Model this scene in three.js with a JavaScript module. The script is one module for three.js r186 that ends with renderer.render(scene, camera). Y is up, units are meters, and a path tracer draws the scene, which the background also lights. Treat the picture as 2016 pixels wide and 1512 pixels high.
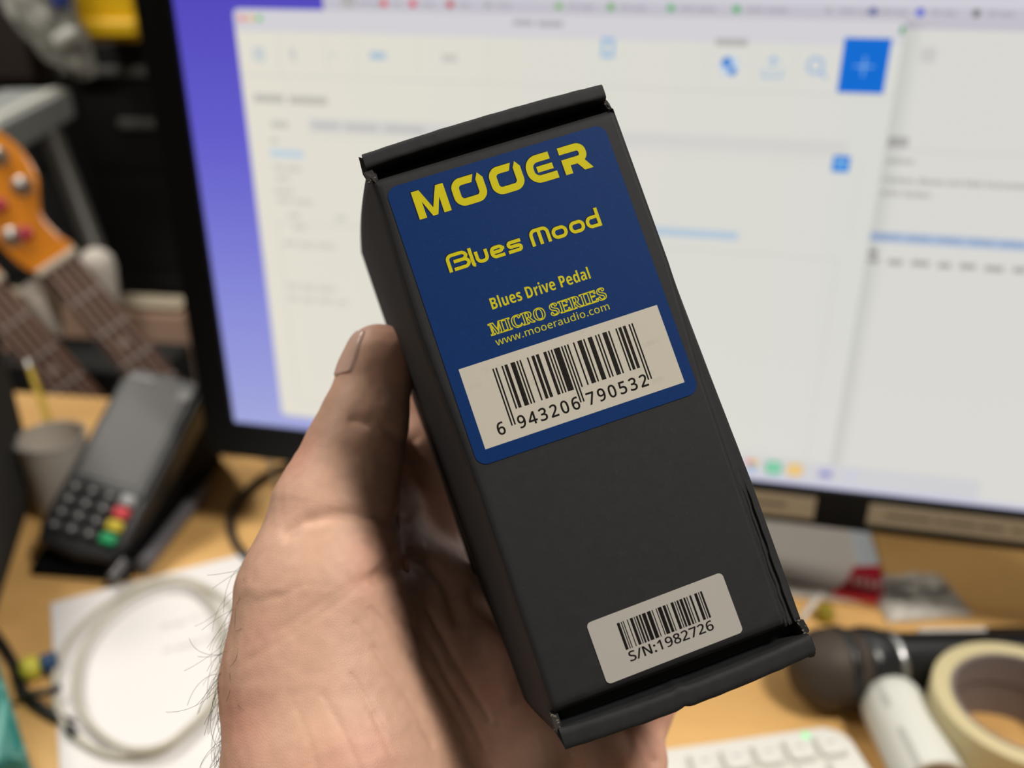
import * as THREE from 'three';
import { RoundedBoxGeometry } from 'three/addons/geometries/RoundedBoxGeometry.js';
import { RectAreaLightUniformsLib } from 'three/addons/lights/RectAreaLightUniformsLib.js';
import { ImprovedNoise } from 'three/addons/math/ImprovedNoise.js';
import { ConvexGeometry } from 'three/addons/geometries/ConvexGeometry.js';
import { mergeGeometries } from 'three/addons/utils/BufferGeometryUtils.js';

// ---------------------------------------------------------------- camera, light, exposure
const scene = new THREE.Scene();
scene.background = new THREE.Color(0x000000);
const FOCAL = 1850, PITCH = 26 * Math.PI / 180, EYE = new THREE.Vector3(0, 0.45, 0);   // desk top is y = 0
const camera = new THREE.PerspectiveCamera(2 * Math.atan(756 / FOCAL) * 180 / Math.PI, 4 / 3, 0.01, 30);
camera.position.copy(EYE);
camera.rotation.set(-PITCH, 0, 0);
camera.focus = 0.198;
camera.userData.fStop = 9.0;
const renderer = new THREE.WebGLRenderer({ antialias: true });
renderer.toneMapping = THREE.LinearToneMapping;
renderer.toneMappingExposure = 1.0;
renderer.shadowMap.enabled = true;
RectAreaLightUniformsLib.init();
const CEILING = 1.76, FLOOR = -0.74;
// square LED panels in the ceiling: x, z, side, radiance; all after the first are added fill
const LED_PANELS = [[0.80, 0.10, 0.32, 88], [-1.25, -0.30, 0.32, 32], [-0.6, 1.9, 0.32, 6], [-1.0, -1.15, 0.32, 62]];
const LED_COLOR = new THREE.Color().setRGB(1.0, 0.945, 0.87);

// ---------------------------------------------------------------- helpers
const V = (x, y, z) => new THREE.Vector3(x, y, z);
let seedState = 12345;
const rnd = () => { seedState = (seedState * 1664525 + 1013904223) >>> 0; return seedState / 4294967296; };
const rr = (a, b) => a + (b - a) * rnd();
const RIGHT = V(1, 0, 0), UP = V(0, Math.cos(PITCH), -Math.sin(PITCH)), FWD = V(0, -Math.sin(PITCH), -Math.cos(PITCH));
const ray = (x, y) => FWD.clone().addScaledVector(RIGHT, (x - 1008) / FOCAL).addScaledVector(UP, -(y - 756) / FOCAL);
const at = (x, y, depth) => ray(x, y).multiplyScalar(depth).add(EYE);
const onDesk = (x, y, h = 0) => { const r = ray(x, y); return EYE.clone().addScaledVector(r, (h - EYE.y) / r.y); };
const taken = {};
const numbered = n => { const k = taken[n] = (taken[n] ?? -1) + 1; return k ? `${n}_${String(k).padStart(3, '0')}` : n; };
function tag(o, label, category, group) { o.userData.label = label; o.userData.category = category; if (group) o.userData.group = group; return o; }
function thing(name, label, category, pos = V(0, 0, 0), turn = 0, group) {
  const o = new THREE.Group(); o.name = numbered(name); o.position.copy(pos); o.rotation.y = turn;
  scene.add(o); return tag(o, label, category, group);
}
function part(name, geo, mat, parent, pos, rot) {
  const m = new THREE.Mesh(geo, mat); m.name = name;
  if (pos) m.position.set(...pos); if (rot) m.rotation.set(...rot);
  parent.add(m); return m;
}
function solo(name, geo, mat, label, category, group) { const m = new THREE.Mesh(geo, mat); m.name = numbered(name); scene.add(m); return tag(m, label, category, group); }
function structure(name, geo, mat, pos, turn = 0) { const m = new THREE.Mesh(geo, mat); m.name = name; m.position.set(...pos); m.rotation.y = turn; m.userData.kind = 'structure'; scene.add(m); return m; }
const box = (w, h, d) => new THREE.BoxGeometry(w, h, d);
const rbox = (w, h, d, r = 0.003, s = 3) => new RoundedBoxGeometry(w, h, d, s, Math.min(r, w / 2 - 1e-5, h / 2 - 1e-5, d / 2 - 1e-5));
const cyl = (r1, r2, h, n = 32) => new THREE.CylinderGeometry(r1, r2, h, n);
const lathe = (pts, n = 48) => new THREE.LatheGeometry(pts.map(p => new THREE.Vector2(...p)), n);
function tubeThrough(pts, r, segs = 60, radial = 10, closed = false) { return new THREE.TubeGeometry(new THREE.CatmullRomCurve3(pts, closed, 'catmullrom', 0.5), segs, r, radial, closed); }
function rodBetween(a, b, r1, r2 = r1, n = 16) {
  const g = cyl(r2, r1, a.distanceTo(b), n);
  g.applyQuaternion(new THREE.Quaternion().setFromUnitVectors(V(0, 1, 0), b.clone().sub(a).normalize()));
  g.translate((a.x + b.x) / 2, (a.y + b.y) / 2, (a.z + b.z) / 2); return g;
}
function extrude(pts, depth, bevel = 0, curve = false) {
  const s = new THREE.Shape();
  if (curve) { const v = pts.map(p => new THREE.Vector2(...p)); s.setFromPoints(new THREE.SplineCurve([...v, v[0]]).getPoints(pts.length * 8).slice(0, -1)); }
  else s.setFromPoints(pts.map(p => new THREE.Vector2(...p)));
  return new THREE.ExtrudeGeometry(s, { depth, bevelEnabled: bevel > 0, bevelSize: bevel, bevelThickness: bevel, bevelSegments: 3, curveSegments: 16 });
}
function basis(x, y, z) { return new THREE.Quaternion().setFromRotationMatrix(new THREE.Matrix4().makeBasis(x, y, z)); }
const lin = (r, g, b) => new THREE.Color().setRGB(r, g, b);
const mat = (color, roughness = 0.6, more = {}) => new THREE.MeshPhysicalMaterial({ color, roughness, ...more });
const noise = new ImprovedNoise();
const fbm = (x, y, z, o = 4) => { let a = 0, s = 1, t = 0; for (let i = 0; i < o; i++) { a += s * noise.noise(x, y, z + i * 7.3); t += s; s *= 0.5; x *= 2.03; y *= 2.03; z *= 2.03; } return a / t; };
function dataTexture(w, h, fn, srgb = true, repeat) {
  const d = new Uint8Array(w * h * 4);
  for (let y = 0; y < h; y++) for (let x = 0; x < w; x++) {
    const c = fn(x / w, y / h, x, y), i = (y * w + x) * 4;
    for (let k = 0; k < 3; k++) d[i + k] = Math.max(0, Math.min(255, (Array.isArray(c) ? c[k] : c)));
    d[i + 3] = 255;
  }
  const t = new THREE.DataTexture(d, w, h); t.magFilter = THREE.LinearFilter; t.minFilter = THREE.LinearFilter;
  t.wrapS = t.wrapT = THREE.RepeatWrapping; if (srgb) t.colorSpace = THREE.SRGBColorSpace;
  if (repeat) t.repeat.set(...repeat);
  t.needsUpdate = true; return t;
}
// noise that repeats on the unit square: (u, v) taken round a torus of two circles, folded to 3-D
const tileNoise = (u, v, f, z = 0, o = 3) => {
  const m = (a, b, k) => a * (1 - k) + b * k, n = (x, y) => fbm(x * f, y * f, z, o);
  const su = u * u * (3 - 2 * u), sv = v * v * (3 - 2 * v);
  return m(m(n(u + 1, v + 1), n(u, v + 1), su), m(n(u + 1, v), n(u, v), su), sv);
};
function canvasTexture(w, h, draw) {
  const c = document.createElement('canvas'); c.width = w; c.height = h;
  draw(c.getContext('2d')); const t = new THREE.CanvasTexture(c); t.colorSpace = THREE.SRGBColorSpace; return t;
}
function uvPlane(g, a = 'x', b = 'z', s = 1) {   // uv in metres from two of the geometry's own axes
  const p = g.attributes.position, uv = new Float32Array(p.count * 2), k = { x: 0, y: 1, z: 2 };
  for (let i = 0; i < p.count; i++) { uv[2 * i] = p.array[3 * i + k[a]] * s; uv[2 * i + 1] = p.array[3 * i + k[b]] * s; }
  g.setAttribute('uv', new THREE.BufferAttribute(uv, 2)); return g;
}

// ---------------------------------------------------------------- textures and materials
const woodMap = dataTexture(1024, 1024, (u, v) => {
  const warp = tileNoise(u, v, 3, 1.7, 2) * 0.03;
  const g = tileNoise(u, v, 5, 4.2, 2);
  const fine = noise.noise(u * 24, v * 420, 3.1) * 0.5 + noise.noise(u * 60, v * 900, 9.1) * 0.5;
  const ring = Math.sin((v * 46 + warp * 110 + g * 5)) * 0.5 + 0.5;
  const k = 1.06 - 0.05 * ring + 0.08 * fine + 0.07 * g;
  return [214 * k, 170 * k - 2 * ring, 106 * k - 4 * ring];
});
const grainBump = dataTexture(512, 512, (u, v) => 128 + 90 * tileNoise(u, v, 60, 2.2, 3));
const M = {
  wood: mat(0xffffff, 0.55, { map: woodMap }),
  black: mat(lin(0.012, 0.012, 0.013), 0.45),
  blackMatt: mat(lin(0.012, 0.0115, 0.011), 0.8),
  blackGloss: mat(lin(0.006, 0.006, 0.007), 0.12),
  darkGrey: mat(lin(0.035, 0.036, 0.038), 0.5),
  white: mat(lin(0.72, 0.71, 0.67), 0.5),
  paper: mat(lin(0.78, 0.77, 0.76), 0.85),
  steel: mat(lin(0.5, 0.5, 0.48), 0.35, { metalness: 0.9 }),
  cream: mat(lin(0.55, 0.52, 0.40), 0.55),
};

// ---------------------------------------------------------------- room
const wallPaint = mat(lin(0.30, 0.28, 0.26), 0.9), ceilPaint = mat(lin(0.55, 0.54, 0.52), 0.9);
structure('floor', box(5.4, 0.1, 5.6), mat(lin(0.10, 0.085, 0.07), 0.8), [0.1, FLOOR - 0.05, -0.2]);
structure('ceiling', box(5.4, 0.1, 5.6), ceilPaint, [0.1, CEILING + 0.06, -0.2]);
structure('wall_back', box(5.4, 2.7, 0.1), mat(lin(0.16, 0.15, 0.14), 0.9), [0.1, 0.5, -3.0]);
structure('wall_front', box(5.4, 2.7, 0.1), wallPaint, [0.1, 0.5, 2.6]);
structure('wall_left', box(0.1, 2.7, 5.6), wallPaint, [-2.6, 0.5, -0.2]);
structure('wall_right', box(0.1, 2.7, 5.6), wallPaint, [2.8, 0.5, -0.2]);
for (const [i, [x, z, s, power]] of LED_PANELS.entries()) {
  const t = thing('ceiling_light', ['square ceiling light straight above the desk', 'added fill light above the left end of the desk', 'added fill light far behind the viewer', 'added fill light above the guitar at the back left'][i], 'ceiling light', V(x, CEILING, z), 0, 'ceiling lights');
  part('frame', rbox(s + 0.03, 0.02, s + 0.03, 0.004), M.white, t, [0, 0, 0]);
  part('lamp_diffuser', box(s, 0.004, s), mat(0xffffff, 0.5, { emissive: LED_COLOR, emissiveIntensity: 4 }), t, [0, -0.0105, 0]);
  const l = new THREE.RectAreaLight(LED_COLOR, power, s, s);
  l.position.set(x, CEILING - 0.016, z); l.rotation.x = -Math.PI / 2; scene.add(l);
}

// ---------------------------------------------------------------- desk
{
  const a = onDesk(5, 769), turn = -8.29 * Math.PI / 180;
  const t = thing('desk', 'pale yellow wooden desk top that everything stands on', 'desk', V(0.1, FLOOR, -0.2), turn);
  // back edge through a, in the desk's own axes
  const q = a.clone().sub(V(0.1, 0, -0.2)).applyAxisAngle(V(0, 1, 0), -turn);
  const back = q.z, front = 0.02, g = uvPlane(rbox(1.9, 0.03, front - back, 0.002), 'x', 'z', 1.6);
  part('desk_top', g, M.wood, t, [0.1, -FLOOR - 0.015, (front + back) / 2]);
  for (const x of [-0.78, 0.98]) for (const z of [back + 0.08, front - 0.06]) part('leg', rbox(0.05, -FLOOR - 0.03, 0.05, 0.003), M.darkGrey, t, [x, (-FLOOR - 0.03) / 2, z]);
}

// ---------------------------------------------------------------- monitor
const MON_TURN = -12.6 * Math.PI / 180;
const SW = 0.680, SH = 0.3825, S0 = 0.1078;   // screen size, height of its lower edge
const monCorner = V(-0.21328, 0, -0.63417), monAxis = V(Math.cos(MON_TURN), 0, -Math.sin(MON_TURN));
{
  const K = 2048 / 680, TOP = 46.5;
  const ui = canvasTexture(2048, 1152, c => {
    c.scale(K, K); c.translate(0, TOP);  // millimetres
    const g = c.createLinearGradient(0, 0, 0, 336);
    g.addColorStop(0, '#4f44bd'); g.addColorStop(0.35, '#6660d2'); g.addColorStop(0.7, '#8c8fe0'); g.addColorStop(1, '#a8ade4');
    c.fillStyle = g; c.fillRect(0, -TOP, 680, 336 + TOP);
    c.fillStyle = '#d9d8e6'; c.fillRect(0, -TOP, 680, 7);
    const soft = (x, y, w, h, col, r = 1.4) => { c.fillStyle = col; c.beginPath(); c.roundRect(x, y, w, h, Math.min(r, w / 2, h / 2)); c.fill(); };
    // words too blurred to read stay grey marks
    const words = (x, y, w, h, col, n = 3) => { c.globalAlpha = 0.62; let p = x; for (let i = 0; i < n; i++) { const k = (w / n) * (0.75 + 0.5 * ((i * 37 % 11) / 11)) * 0.85; soft(p, y + (i % 2) * 0.3, Math.min(k, x + w - p), h, col, 0.8); p += k + w * 0.05; if (p > x + w - 1) break; } c.globalAlpha = 1; };
    // browser window behind
    soft(101, -26, 600, 356, '#dddcd8', 3);
    soft(101, -26, 600, 58, '#d4d2dc', 3);
    c.fillStyle = '#d7d5de'; c.fillRect(101, 18, 579, 15);
    c.fillStyle = '#c9c6d0'; c.fillRect(101, 33, 579, 11);
    const icons = [[119, '#d9d6d8', 20], [140, '#e2403c', 8], [158, '#e0233a', 10], [181, '#c0282c', 9], [204, '#b0b0b4', 12], [246, '#7cb96a', 20], [276, '#68ae5a', 20], [310, '#57b56c', 26], [346, '#4cb268', 30], [395, '#b9b6bf', 30], [418, '#5c649c', 17], [442, '#4a5fd8', 17], [470, '#7c7a80', 18], [500, '#8a8892', 20], [530, '#777', 24]];
    for (const [x, col, w] of icons) { soft(x - 2, 33.4, 4, 4, col, 1.6); words(x + 5, 34.2, w, 2.4, '#aaa7b1', 2); }
    soft(113, 30, 9, 8, '#b9b6b4', 1);
    c.fillStyle = '#e0dfda'; c.fillRect(101, 44, 579, 290);
    soft(446, 53, 8, 8, '#d2d0cc');
    soft(437, 101, 11, 6, '#b5b4b2', 1);
    c.fillStyle = '#d2d0cb'; c.fillRect(437, 108, 243, 0.6);
    c.fillStyle = '#85837f'; c.font = '4.6px sans-serif';
    c.fillText('actions', 438, 116.5);
    c.fillText('/ Guitars, Basses and Slide Instruments', 437, 127.5);
    c.fillText('ectric Guitars', 438, 135);
    c.fillStyle = '#adbfda'; c.fillRect(436, 156.5, 244, 6);
    for (let i = 0; i < 14; i++) soft(440 + i * 17, 158, 13, 2.6, '#97abca', 0.6);
    soft(437, 167.5, 5, 3.4, '#8f8d8b', 1);
    words(437, 172.5, 96, 3.4, '#8d8b88', 9);
    // shadow of the front window on the browser, as the desktop draws it
    for (let i = 0; i < 10; i++) { c.fillStyle = 'rgba(60,60,70,0.018)'; c.fillRect(436, 40, i * 1.1, 288); }
    // front window
    soft(41, 40, 395, 285, '#e6e2d6', 3.5);
    { const w = c.createLinearGradient(41, 0, 436, 0); w.addColorStop(0, '#ebe6d8'); w.addColorStop(0.5, '#e4e2d8'); w.addColorStop(1, '#e0e0da'); c.fillStyle = w; c.fillRect(41, 52, 395, 270); }
    soft(41, 40, 395, 13, '#dad8dd', 3.5);
    for (const [x, col] of [[46, '#f27468'], [52, '#f0b956'], [58, '#67c760']]) { c.fillStyle = col; c.beginPath(); c.arc(x, 45.5, 1.9, 0, 7); c.fill(); }
    words(219, 43.3, 39, 3, '#9a989c', 2);
    soft(433.4, 42.6, 2.2, 4, '#3f9f63', 1);
    soft(51, 62, 8, 9, '#cfd6d6', 2); soft(76, 62, 4, 8, '#d3d3cf', 1); soft(102, 64, 4, 4, '#dcdcd6');
    words(129, 63.2, 16, 4.4, '#8db6dd', 1); words(175, 63.4, 15, 4.4, '#c0beba', 1);
    c.strokeStyle = '#7eb2e6'; c.lineWidth = 1.6; c.strokeRect(272.5, 53, 5.5, 9);
    for (const x of [68, 100, 120, 160, 205, 332, 358, 381]) { c.fillStyle = '#d9d7d0'; c.fillRect(x, 54, 0.5, 24); }
    soft(336, 50.8, 18, 4, '#b9b7b5', 1);
    // globe, share, search, plus
    c.fillStyle = '#c9dbee'; c.beginPath(); c.arc(345, 65.5, 5.6, 0, 7); c.fill();
    c.fillStyle = '#2f7fd6'; c.beginPath(); c.arc(343.4, 63.6, 2.8, 0, 7); c.fill(); c.beginPath(); c.arc(347, 68.4, 2.2, 0, 7); c.fill();
    c.strokeStyle = '#9fc0e2'; c.lineWidth = 1.1; c.beginPath(); c.moveTo(364, 66); c.lineTo(364, 71); c.lineTo(374, 71); c.lineTo(374, 66); c.moveTo(369, 69); c.lineTo(369, 60); c.moveTo(366, 63); c.lineTo(369, 60); c.lineTo(372, 63); c.stroke();
    c.lineWidth = 1.6; c.strokeStyle = '#9dbce0'; c.beginPath(); c.arc(392, 64, 4, 0, 7); c.moveTo(395, 67); c.lineTo(398.5, 70.5); c.stroke();
    c.fillStyle = '#0a6fd8'; c.fillRect(405.5, 49, 24.5, 29);
    c.strokeStyle = '#9cc6f2'; c.lineWidth = 0.8; c.beginPath(); c.moveTo(417.7, 58.5); c.lineTo(417.7, 69); c.moveTo(412.6, 63.7); c.lineTo(422.8, 63.7); c.stroke();
    c.fillStyle = '#d6d4cd'; c.fillRect(41, 79, 395, 0.6);
    words(48, 91, 66, 5, '#b0adaa', 2);
    words(58, 107.5, 19, 4.4, '#bdbab6', 1); soft(84, 104.5, 332, 9, '#dbd9d5', 1.5); words(87, 107.2, 84, 4, '#bfbcba', 3);
    words(56, 118.5, 10, 3.4, '#c6c3be', 1); soft(170, 119, 8, 5, '#bdd0d0');
    soft(55, 125.8, 24, 5, '#c6d8e6'); soft(136, 127, 8, 4, '#bfd2e2');
    soft(408.7, 113, 9.6, 9.4, '#1b84e2', 1.2); soft(411.4, 115.8, 4, 3.8, '#7fbaf0', 0.6);
    for (const [x, y, w, n] of [[56, 136, 26, 2], [57, 143, 16, 1], [55, 151.5, 22, 1], [56, 158, 34, 2], [63, 168, 14, 1], [97, 168, 13, 1], [66, 176, 14, 1], [58, 188, 42, 3], [57, 219, 40, 3], [57, 228, 48, 4]]) words(x, y, w, 3.6, '#cbc8c2', n);
    c.fillStyle = '#b9cde0'; c.fillRect(180, 162, 180, 5.2);
    c.strokeStyle = '#d3d1cb'; c.lineWidth = 0.6; c.strokeRect(55, 175, 365, 138); c.fillRect(0, 0, 0, 0);
    c.fillStyle = '#d6d4cd'; c.fillRect(82, 116, 340, 0.5); c.fillRect(424, 116, 0.5, 46);
    // dock strip with coloured icons
    soft(230, 317, 300, 15, '#d6d6da', 3);
    const dock = [[246, '#4a90e2'], [264, '#e2664a'], [282, '#8a8f99'], [300, '#f2b13c'], [318, '#5fbf6a'], [336, '#b06ad0'], [354, '#42b6d8'], [372, '#e8e4dc'], [400, '#3fc08a'], [414, '#eec06a']];
    for (const [x, col] of dock) soft(x - 5, 319, 10, 10, col, 2.4);
    soft(397.6, 321.5, 5, 4, '#bfe8d4', 1); soft(411, 322, 6, 4, '#f4d898', 1);
    c.fillStyle = '#f08a6a'; c.beginPath(); c.arc(384, 321.5, 2.4, 0, 7); c.fill(); c.fillStyle = '#e6c95c'; c.beginPath(); c.arc(388, 322, 2.4, 0, 7); c.fill(); c.fillStyle = '#7ab0e4'; c.beginPath(); c.arc(386, 326, 2.6, 0, 7); c.fill();
    c.fillStyle = '#c9c6dc'; c.beginPath(); c.arc(434, 324, 5.6, 0, 7); c.fill(); c.fillStyle = '#7f86c4'; c.fillRect(430, 323.5, 8, 3);
    soft(445, 319, 9, 9, '#d2d4e0', 2); soft(468, 319, 9, 9, '#d6d6da', 2);
    c.fillStyle = '#cfd0ea'; c.fillRect(330, 332, 350, 4);
  });
  const base = monCorner.clone().addScaledVector(monAxis, SW / 2);
  const t = thing('monitor', 'large glossy black computer monitor showing white windows on purple wallpaper', 'monitor', base, MON_TURN);
  const B = 0.0235, cy = S0 + SH / 2;
  const frame = new THREE.Shape();
  const W2 = SW / 2 + B, H0 = S0 - B - 0.0045, H1 = S0 + SH + B, r = 0.006;
  frame.moveTo(-W2 + r, H0); frame.lineTo(W2 - r, H0); frame.quadraticCurveTo(W2, H0, W2, H0 + r); frame.lineTo(W2, H1 - r); frame.quadraticCurveTo(W2, H1, W2 - r, H1); frame.lineTo(-W2 + r, H1); frame.quadraticCurveTo(-W2, H1, -W2, H1 - r); frame.lineTo(-W2, H0 + r); frame.quadraticCurveTo(-W2, H0, -W2 + r, H0);
  const hole = new THREE.Path(); hole.moveTo(-SW / 2, S0); hole.lineTo(-SW / 2, S0 + SH); hole.lineTo(SW / 2, S0 + SH); hole.lineTo(SW / 2, S0); hole.closePath(); frame.holes.push(hole);
  part('bezel', new THREE.ExtrudeGeometry(frame, { depth: 0.004, bevelEnabled: true, bevelSize: 0.0006, bevelThickness: 0.0006, bevelSegments: 2 }), mat(lin(0.003, 0.003, 0.0033), 0.4, { specularIntensity: 0.4 }), t, [0, 0, -0.002]);
  part('rear_shell', rbox(SW + 2 * B, SH + 2 * B + 0.0045, 0.028, 0.008), M.darkGrey, t, [0, cy - 0.00225, -0.0185]);
  part('rear_bulge', rbox(0.36, 0.24, 0.03, 0.012), M.darkGrey, t, [0, cy, -0.042]);
  const sg = new THREE.PlaneGeometry(SW, SH);
  part('screen', sg, mat(0x050505, 0.35, { emissive: 0xffffff, emissiveMap: ui, emissiveIntensity: 0.92 }), t, [0, cy, -0.0008]);
  const l = new THREE.RectAreaLight(lin(0.86, 0.84, 0.86), 0.25, SW * 0.98, SH * 0.98);
  l.position.set(0, cy, 0.003); l.rotation.y = Math.PI; t.add(l);
  part('stand_neck', rbox(0.07, 0.24, 0.018, 0.006), M.darkGrey, t, [-0.055, 0.125, -0.068]);
  part('stand_foot', rbox(0.17, 0.009, 0.17, 0.004), M.darkGrey, t, [-0.055, 0.0045, -0.05]);
  // paper strips stuck on the lower bezel
  const strip = (x0, x1, y0, y1, marks) => {
    const tex = canvasTexture(1024, 128, c => {
      c.fillStyle = '#a99c85'; c.fillRect(0, 0, 1024, 128); c.fillStyle = '#6d6454';
      for (const [a, b] of marks) { c.beginPath(); c.roundRect(a, 48, b - a, 26, 10); c.fill(); }
    });
    const g = rbox(x1 - x0, y1 - y0, 0.0008, 0.0003, 1), p = g.attributes.position, uv = g.attributes.uv;
    for (let i = 0; i < p.count; i++) uv.setXY(i, p.getX(i) / (x1 - x0) + 0.5, p.getY(i) / (y1 - y0) + 0.5);
    part('paper_strip', g, mat(0xffffff, 0.75, { map: tex }), t, [(x0 + x1) / 2, (y0 + y1) / 2, 0.0032]).userData.label = 'beige paper strip with small blurred print';
  };
  strip(0.1245, 0.2485, 0.0866, 0.1026, [[90, 330], [350, 395], [410, 560], [575, 700], [740, 790], [800, 1000]]);
  strip(0.0035, 0.0903, 0.0848, 0.1022, [[100, 420], [450, 800]]);
}

// ---------------------------------------------------------------- the held carton
const BOX_C = V(0.01489716, 0.36127619, -0.17437741);
const BOX_Q = basis(V(0.9428503, 0.22773026, -0.24325346), V(-0.32202393, 0.81034539, -0.48953134), V(0.08563822, 0.5398882, 0.83736899));
const mm = 0.001;
{
  const t = thing('cardboard_box', 'small black cardboard box with blue and yellow pedal label, held in hand', 'box');
  t.position.copy(BOX_C); t.quaternion.copy(BOX_Q);
  // black kraft board: fibres and pale scuff specks
  const boardMap = dataTexture(1024, 1024, (u, v) => {
    const n = tileNoise(u, v, 26, 5.5, 3), f = noise.noise(u * 300, v * 300, 1.5), w = noise.noise(u * 90, v * 700, 4.5);
    const speck = Math.max(0, noise.noise(u * 210, v * 210, 8.7) - 0.62) * 220;
    const k = 31 + 8 * n + 5 * f + 3 * w + speck;
    return [k * 0.95, k * 0.98, k * 1.06];
  });
  const board = mat(0xffffff, 0.72, { map: boardMap, bumpMap: grainBump, bumpScale: 0.00004 });
  const worn = mat(lin(0.032, 0.030, 0.028), 0.9), raw = mat(lin(0.16, 0.13, 0.10), 0.95);
  const inside = mat(lin(0.012, 0.011, 0.010), 0.95);
  // sheet(fn): a two sided board sheet, fn(s, t) in mm over the unit square, thickness in mm along its normal
  const sheet = (fn, ns, nt, thick = 1.3) => {
    const pos = [], uv = [], idx = [], P = (s, q) => V(...fn(s, q));
    const layer = side => {
      const o = pos.length / 3;
      for (let j = 0; j <= nt; j++) for (let i = 0; i <= ns; i++) {
        const s = i / ns, q = j / nt, e = 1e-3, p = P(s, q);
        const n = P(Math.min(1, s + e), q).sub(P(Math.max(0, s - e), q)).cross(P(s, Math.min(1, q + e)).sub(P(s, Math.max(0, q - e)))).normalize();
        p.addScaledVector(n, side ? -thick : 0);
        pos.push(p.x * mm, p.y * mm, p.z * mm); uv.push((p.x + p.z) / 60, p.y / 60);
      }
      for (let j = 0; j < nt; j++) for (let i = 0; i < ns; i++) {
        const a = o + j * (ns + 1) + i, b = a + 1, c = a + ns + 1, d = c + 1;
        if (side) idx.push(a, c, b, b, c, d); else idx.push(a, b, c, b, d, c);
      }
      return o;
    };
    const o0 = layer(0), o1 = layer(1), rim = [];
    for (let i = 0; i <= ns; i++) rim.push(i);
    for (let j = 1; j <= nt; j++) rim.push(j * (ns + 1) + ns);
    for (let i = ns - 1; i >= 0; i--) rim.push(nt * (ns + 1) + i);
    for (let j = nt - 1; j >= 0; j--) rim.push(j * (ns + 1));
    for (let k = 0; k + 1 < rim.length; k++) { const a = o0 + rim[k], b = o0 + rim[k + 1], c = o1 + rim[k], d = o1 + rim[k + 1]; idx.push(a, c, b, b, c, d); }
    const g = new THREE.BufferGeometry();
    g.setAttribute('position', new THREE.Float32BufferAttribute(pos, 3)); g.setAttribute('uv', new THREE.Float32BufferAttribute(uv, 2)); g.setIndex(idx); g.computeVertexNormals();
    return g;
  };
  const lerp = (a, b, k) => a + (b - a) * k, D = 65;
  const leftEdge = v => -27.1 - 1.1 * Math.exp(-(((v - 25) / 22) ** 2));
  // front panel: flat between its folds, the long sides and the ends rolling over
  const crease = v => v > 22 ? 27.2 : v > -4 ? lerp(27.2, 25.4, (22 - v) / 26) : lerp(25.4, 24.4, (-4 - v) / 54);
  const outer = v => v > 22 ? 27.4 : lerp(27.4, 28.9, Math.min(1, (22 - v) / 50));
  part('front_panel', sheet((s, q) => {
    const v = lerp(-57.6, 57.9, q), l = leftEdge(v), r = crease(v);
    const x = lerp(l, r, s);
    const roll = Math.max(0, 1 - (x - l) / 1.4), end = Math.max(0, 1 - Math.min(57.9 - v, v + 57.6) / 1.6);
    return [x, v, -0.9 * roll * roll - 1.0 * end * end];
  }, 60, 120), board, t);
  part('fold_strip', sheet((s, q) => {
    const v = lerp(-57.6, 57.9, q), a = crease(v), b = outer(v);
    return [lerp(a, b, s), v + 0.25 * s * Math.sin(v * 0.9), -1.6 * s * (b - a) / 4 - 1.2 * s * s
      - Math.min(1, Math.max(0, (-24 - v) / 8)) * (0.9 * Math.exp(-(((s - 0.46 - 0.10 * noise.noise(v * 0.25, 1.1, 0.3)) / 0.07) ** 2)) + 0.45 * Math.exp(-(((s - 0.16 - 0.10 * noise.noise(v * 0.3, 5.1, 0.3)) / 0.07) ** 2)))];
  }, 36, 140, 1), board, t);
  part('side_panel', sheet((s, q) => {
    const v = lerp(-62, 61.5, q);
    return [lerp(-32.2 + 1.2 * Math.cos(q * 3), leftEdge(v) + 0.1, s) - 0.8 * Math.sin(s * Math.PI), v, lerp(-D, Math.abs(v) > 57.5 ? -1.6 : -0.9, s)];
  }, 16, 60), board, t);
  part('side_panel', sheet((s, q) => { const v = lerp(-62, 62, q); return [lerp(outer(v) - 0.2, 26.5, s), v, lerp(-2.6, -D, s)]; }, 12, 60), board, t);
  part('back_panel', sheet((s, q) => [lerp(27, -32, s), lerp(-60, 60, q), -D], 8, 8), board, t);
  // rolled double end walls, their rounded tops level with the front panel
  const endWall = (v0, v1, x0, x1, bow, rough, dent) => sheet((s, q) => {
    const x = lerp(x0, x1, s), k = q * 3 - 1, c = (v0 + v1) / 2, h = Math.abs(v1 - v0) / 2, sign = Math.sign(v1 - v0);
    const b = bow * (1 - (2 * s - 1) ** 2) - dent * Math.exp(-(((x + 1) / 0.9) ** 2)) + rough * noise.noise(x * 0.35, 2.2, k);
    let dv, z;
    if (k < 0) { dv = -h; z = -h * 0.7 + k * 22; } else if (k > 1) { dv = h; z = -h * 0.7 - (k - 1) * 62; } else { const a = Math.PI * (1 - k), ca = Math.cos(a), sa = Math.sin(a); dv = h * Math.sign(ca) * Math.pow(Math.abs(ca), 0.6); z = -h * 0.7 + h * 0.7 * Math.pow(sa, 0.6); }
    return [x, c + sign * (dv + b * (k > 0 ? 1 : 0.7)), z + 0.4 + rough * 0.6 * noise.noise(x * 0.5, 7.2, k * 2)];
  }, 60, 66, 0.01);
  const top = part('end_flap', endWall(60.5, 63.9, -27.6, 26.6, 0.6, 0.1, 0), board, t);
  const bottom = part('end_flap', endWall(-60.6, -65.0, 28.4, -26.6, 0.9, 0.12, 0.45), board, t);
  // floor of the slots, tucked board inside the box
  part('tuck_flap', rbox(53 * mm, 3 * mm, 40 * mm, 0.4 * mm), inside, t, [-0.3 * mm, 59.2 * mm, -26 * mm]);
  part('tuck_flap', rbox(53 * mm, 3 * mm, 40 * mm, 0.4 * mm), inside, t, [0.4 * mm, -59.4 * mm, -26 * mm]);
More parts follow.
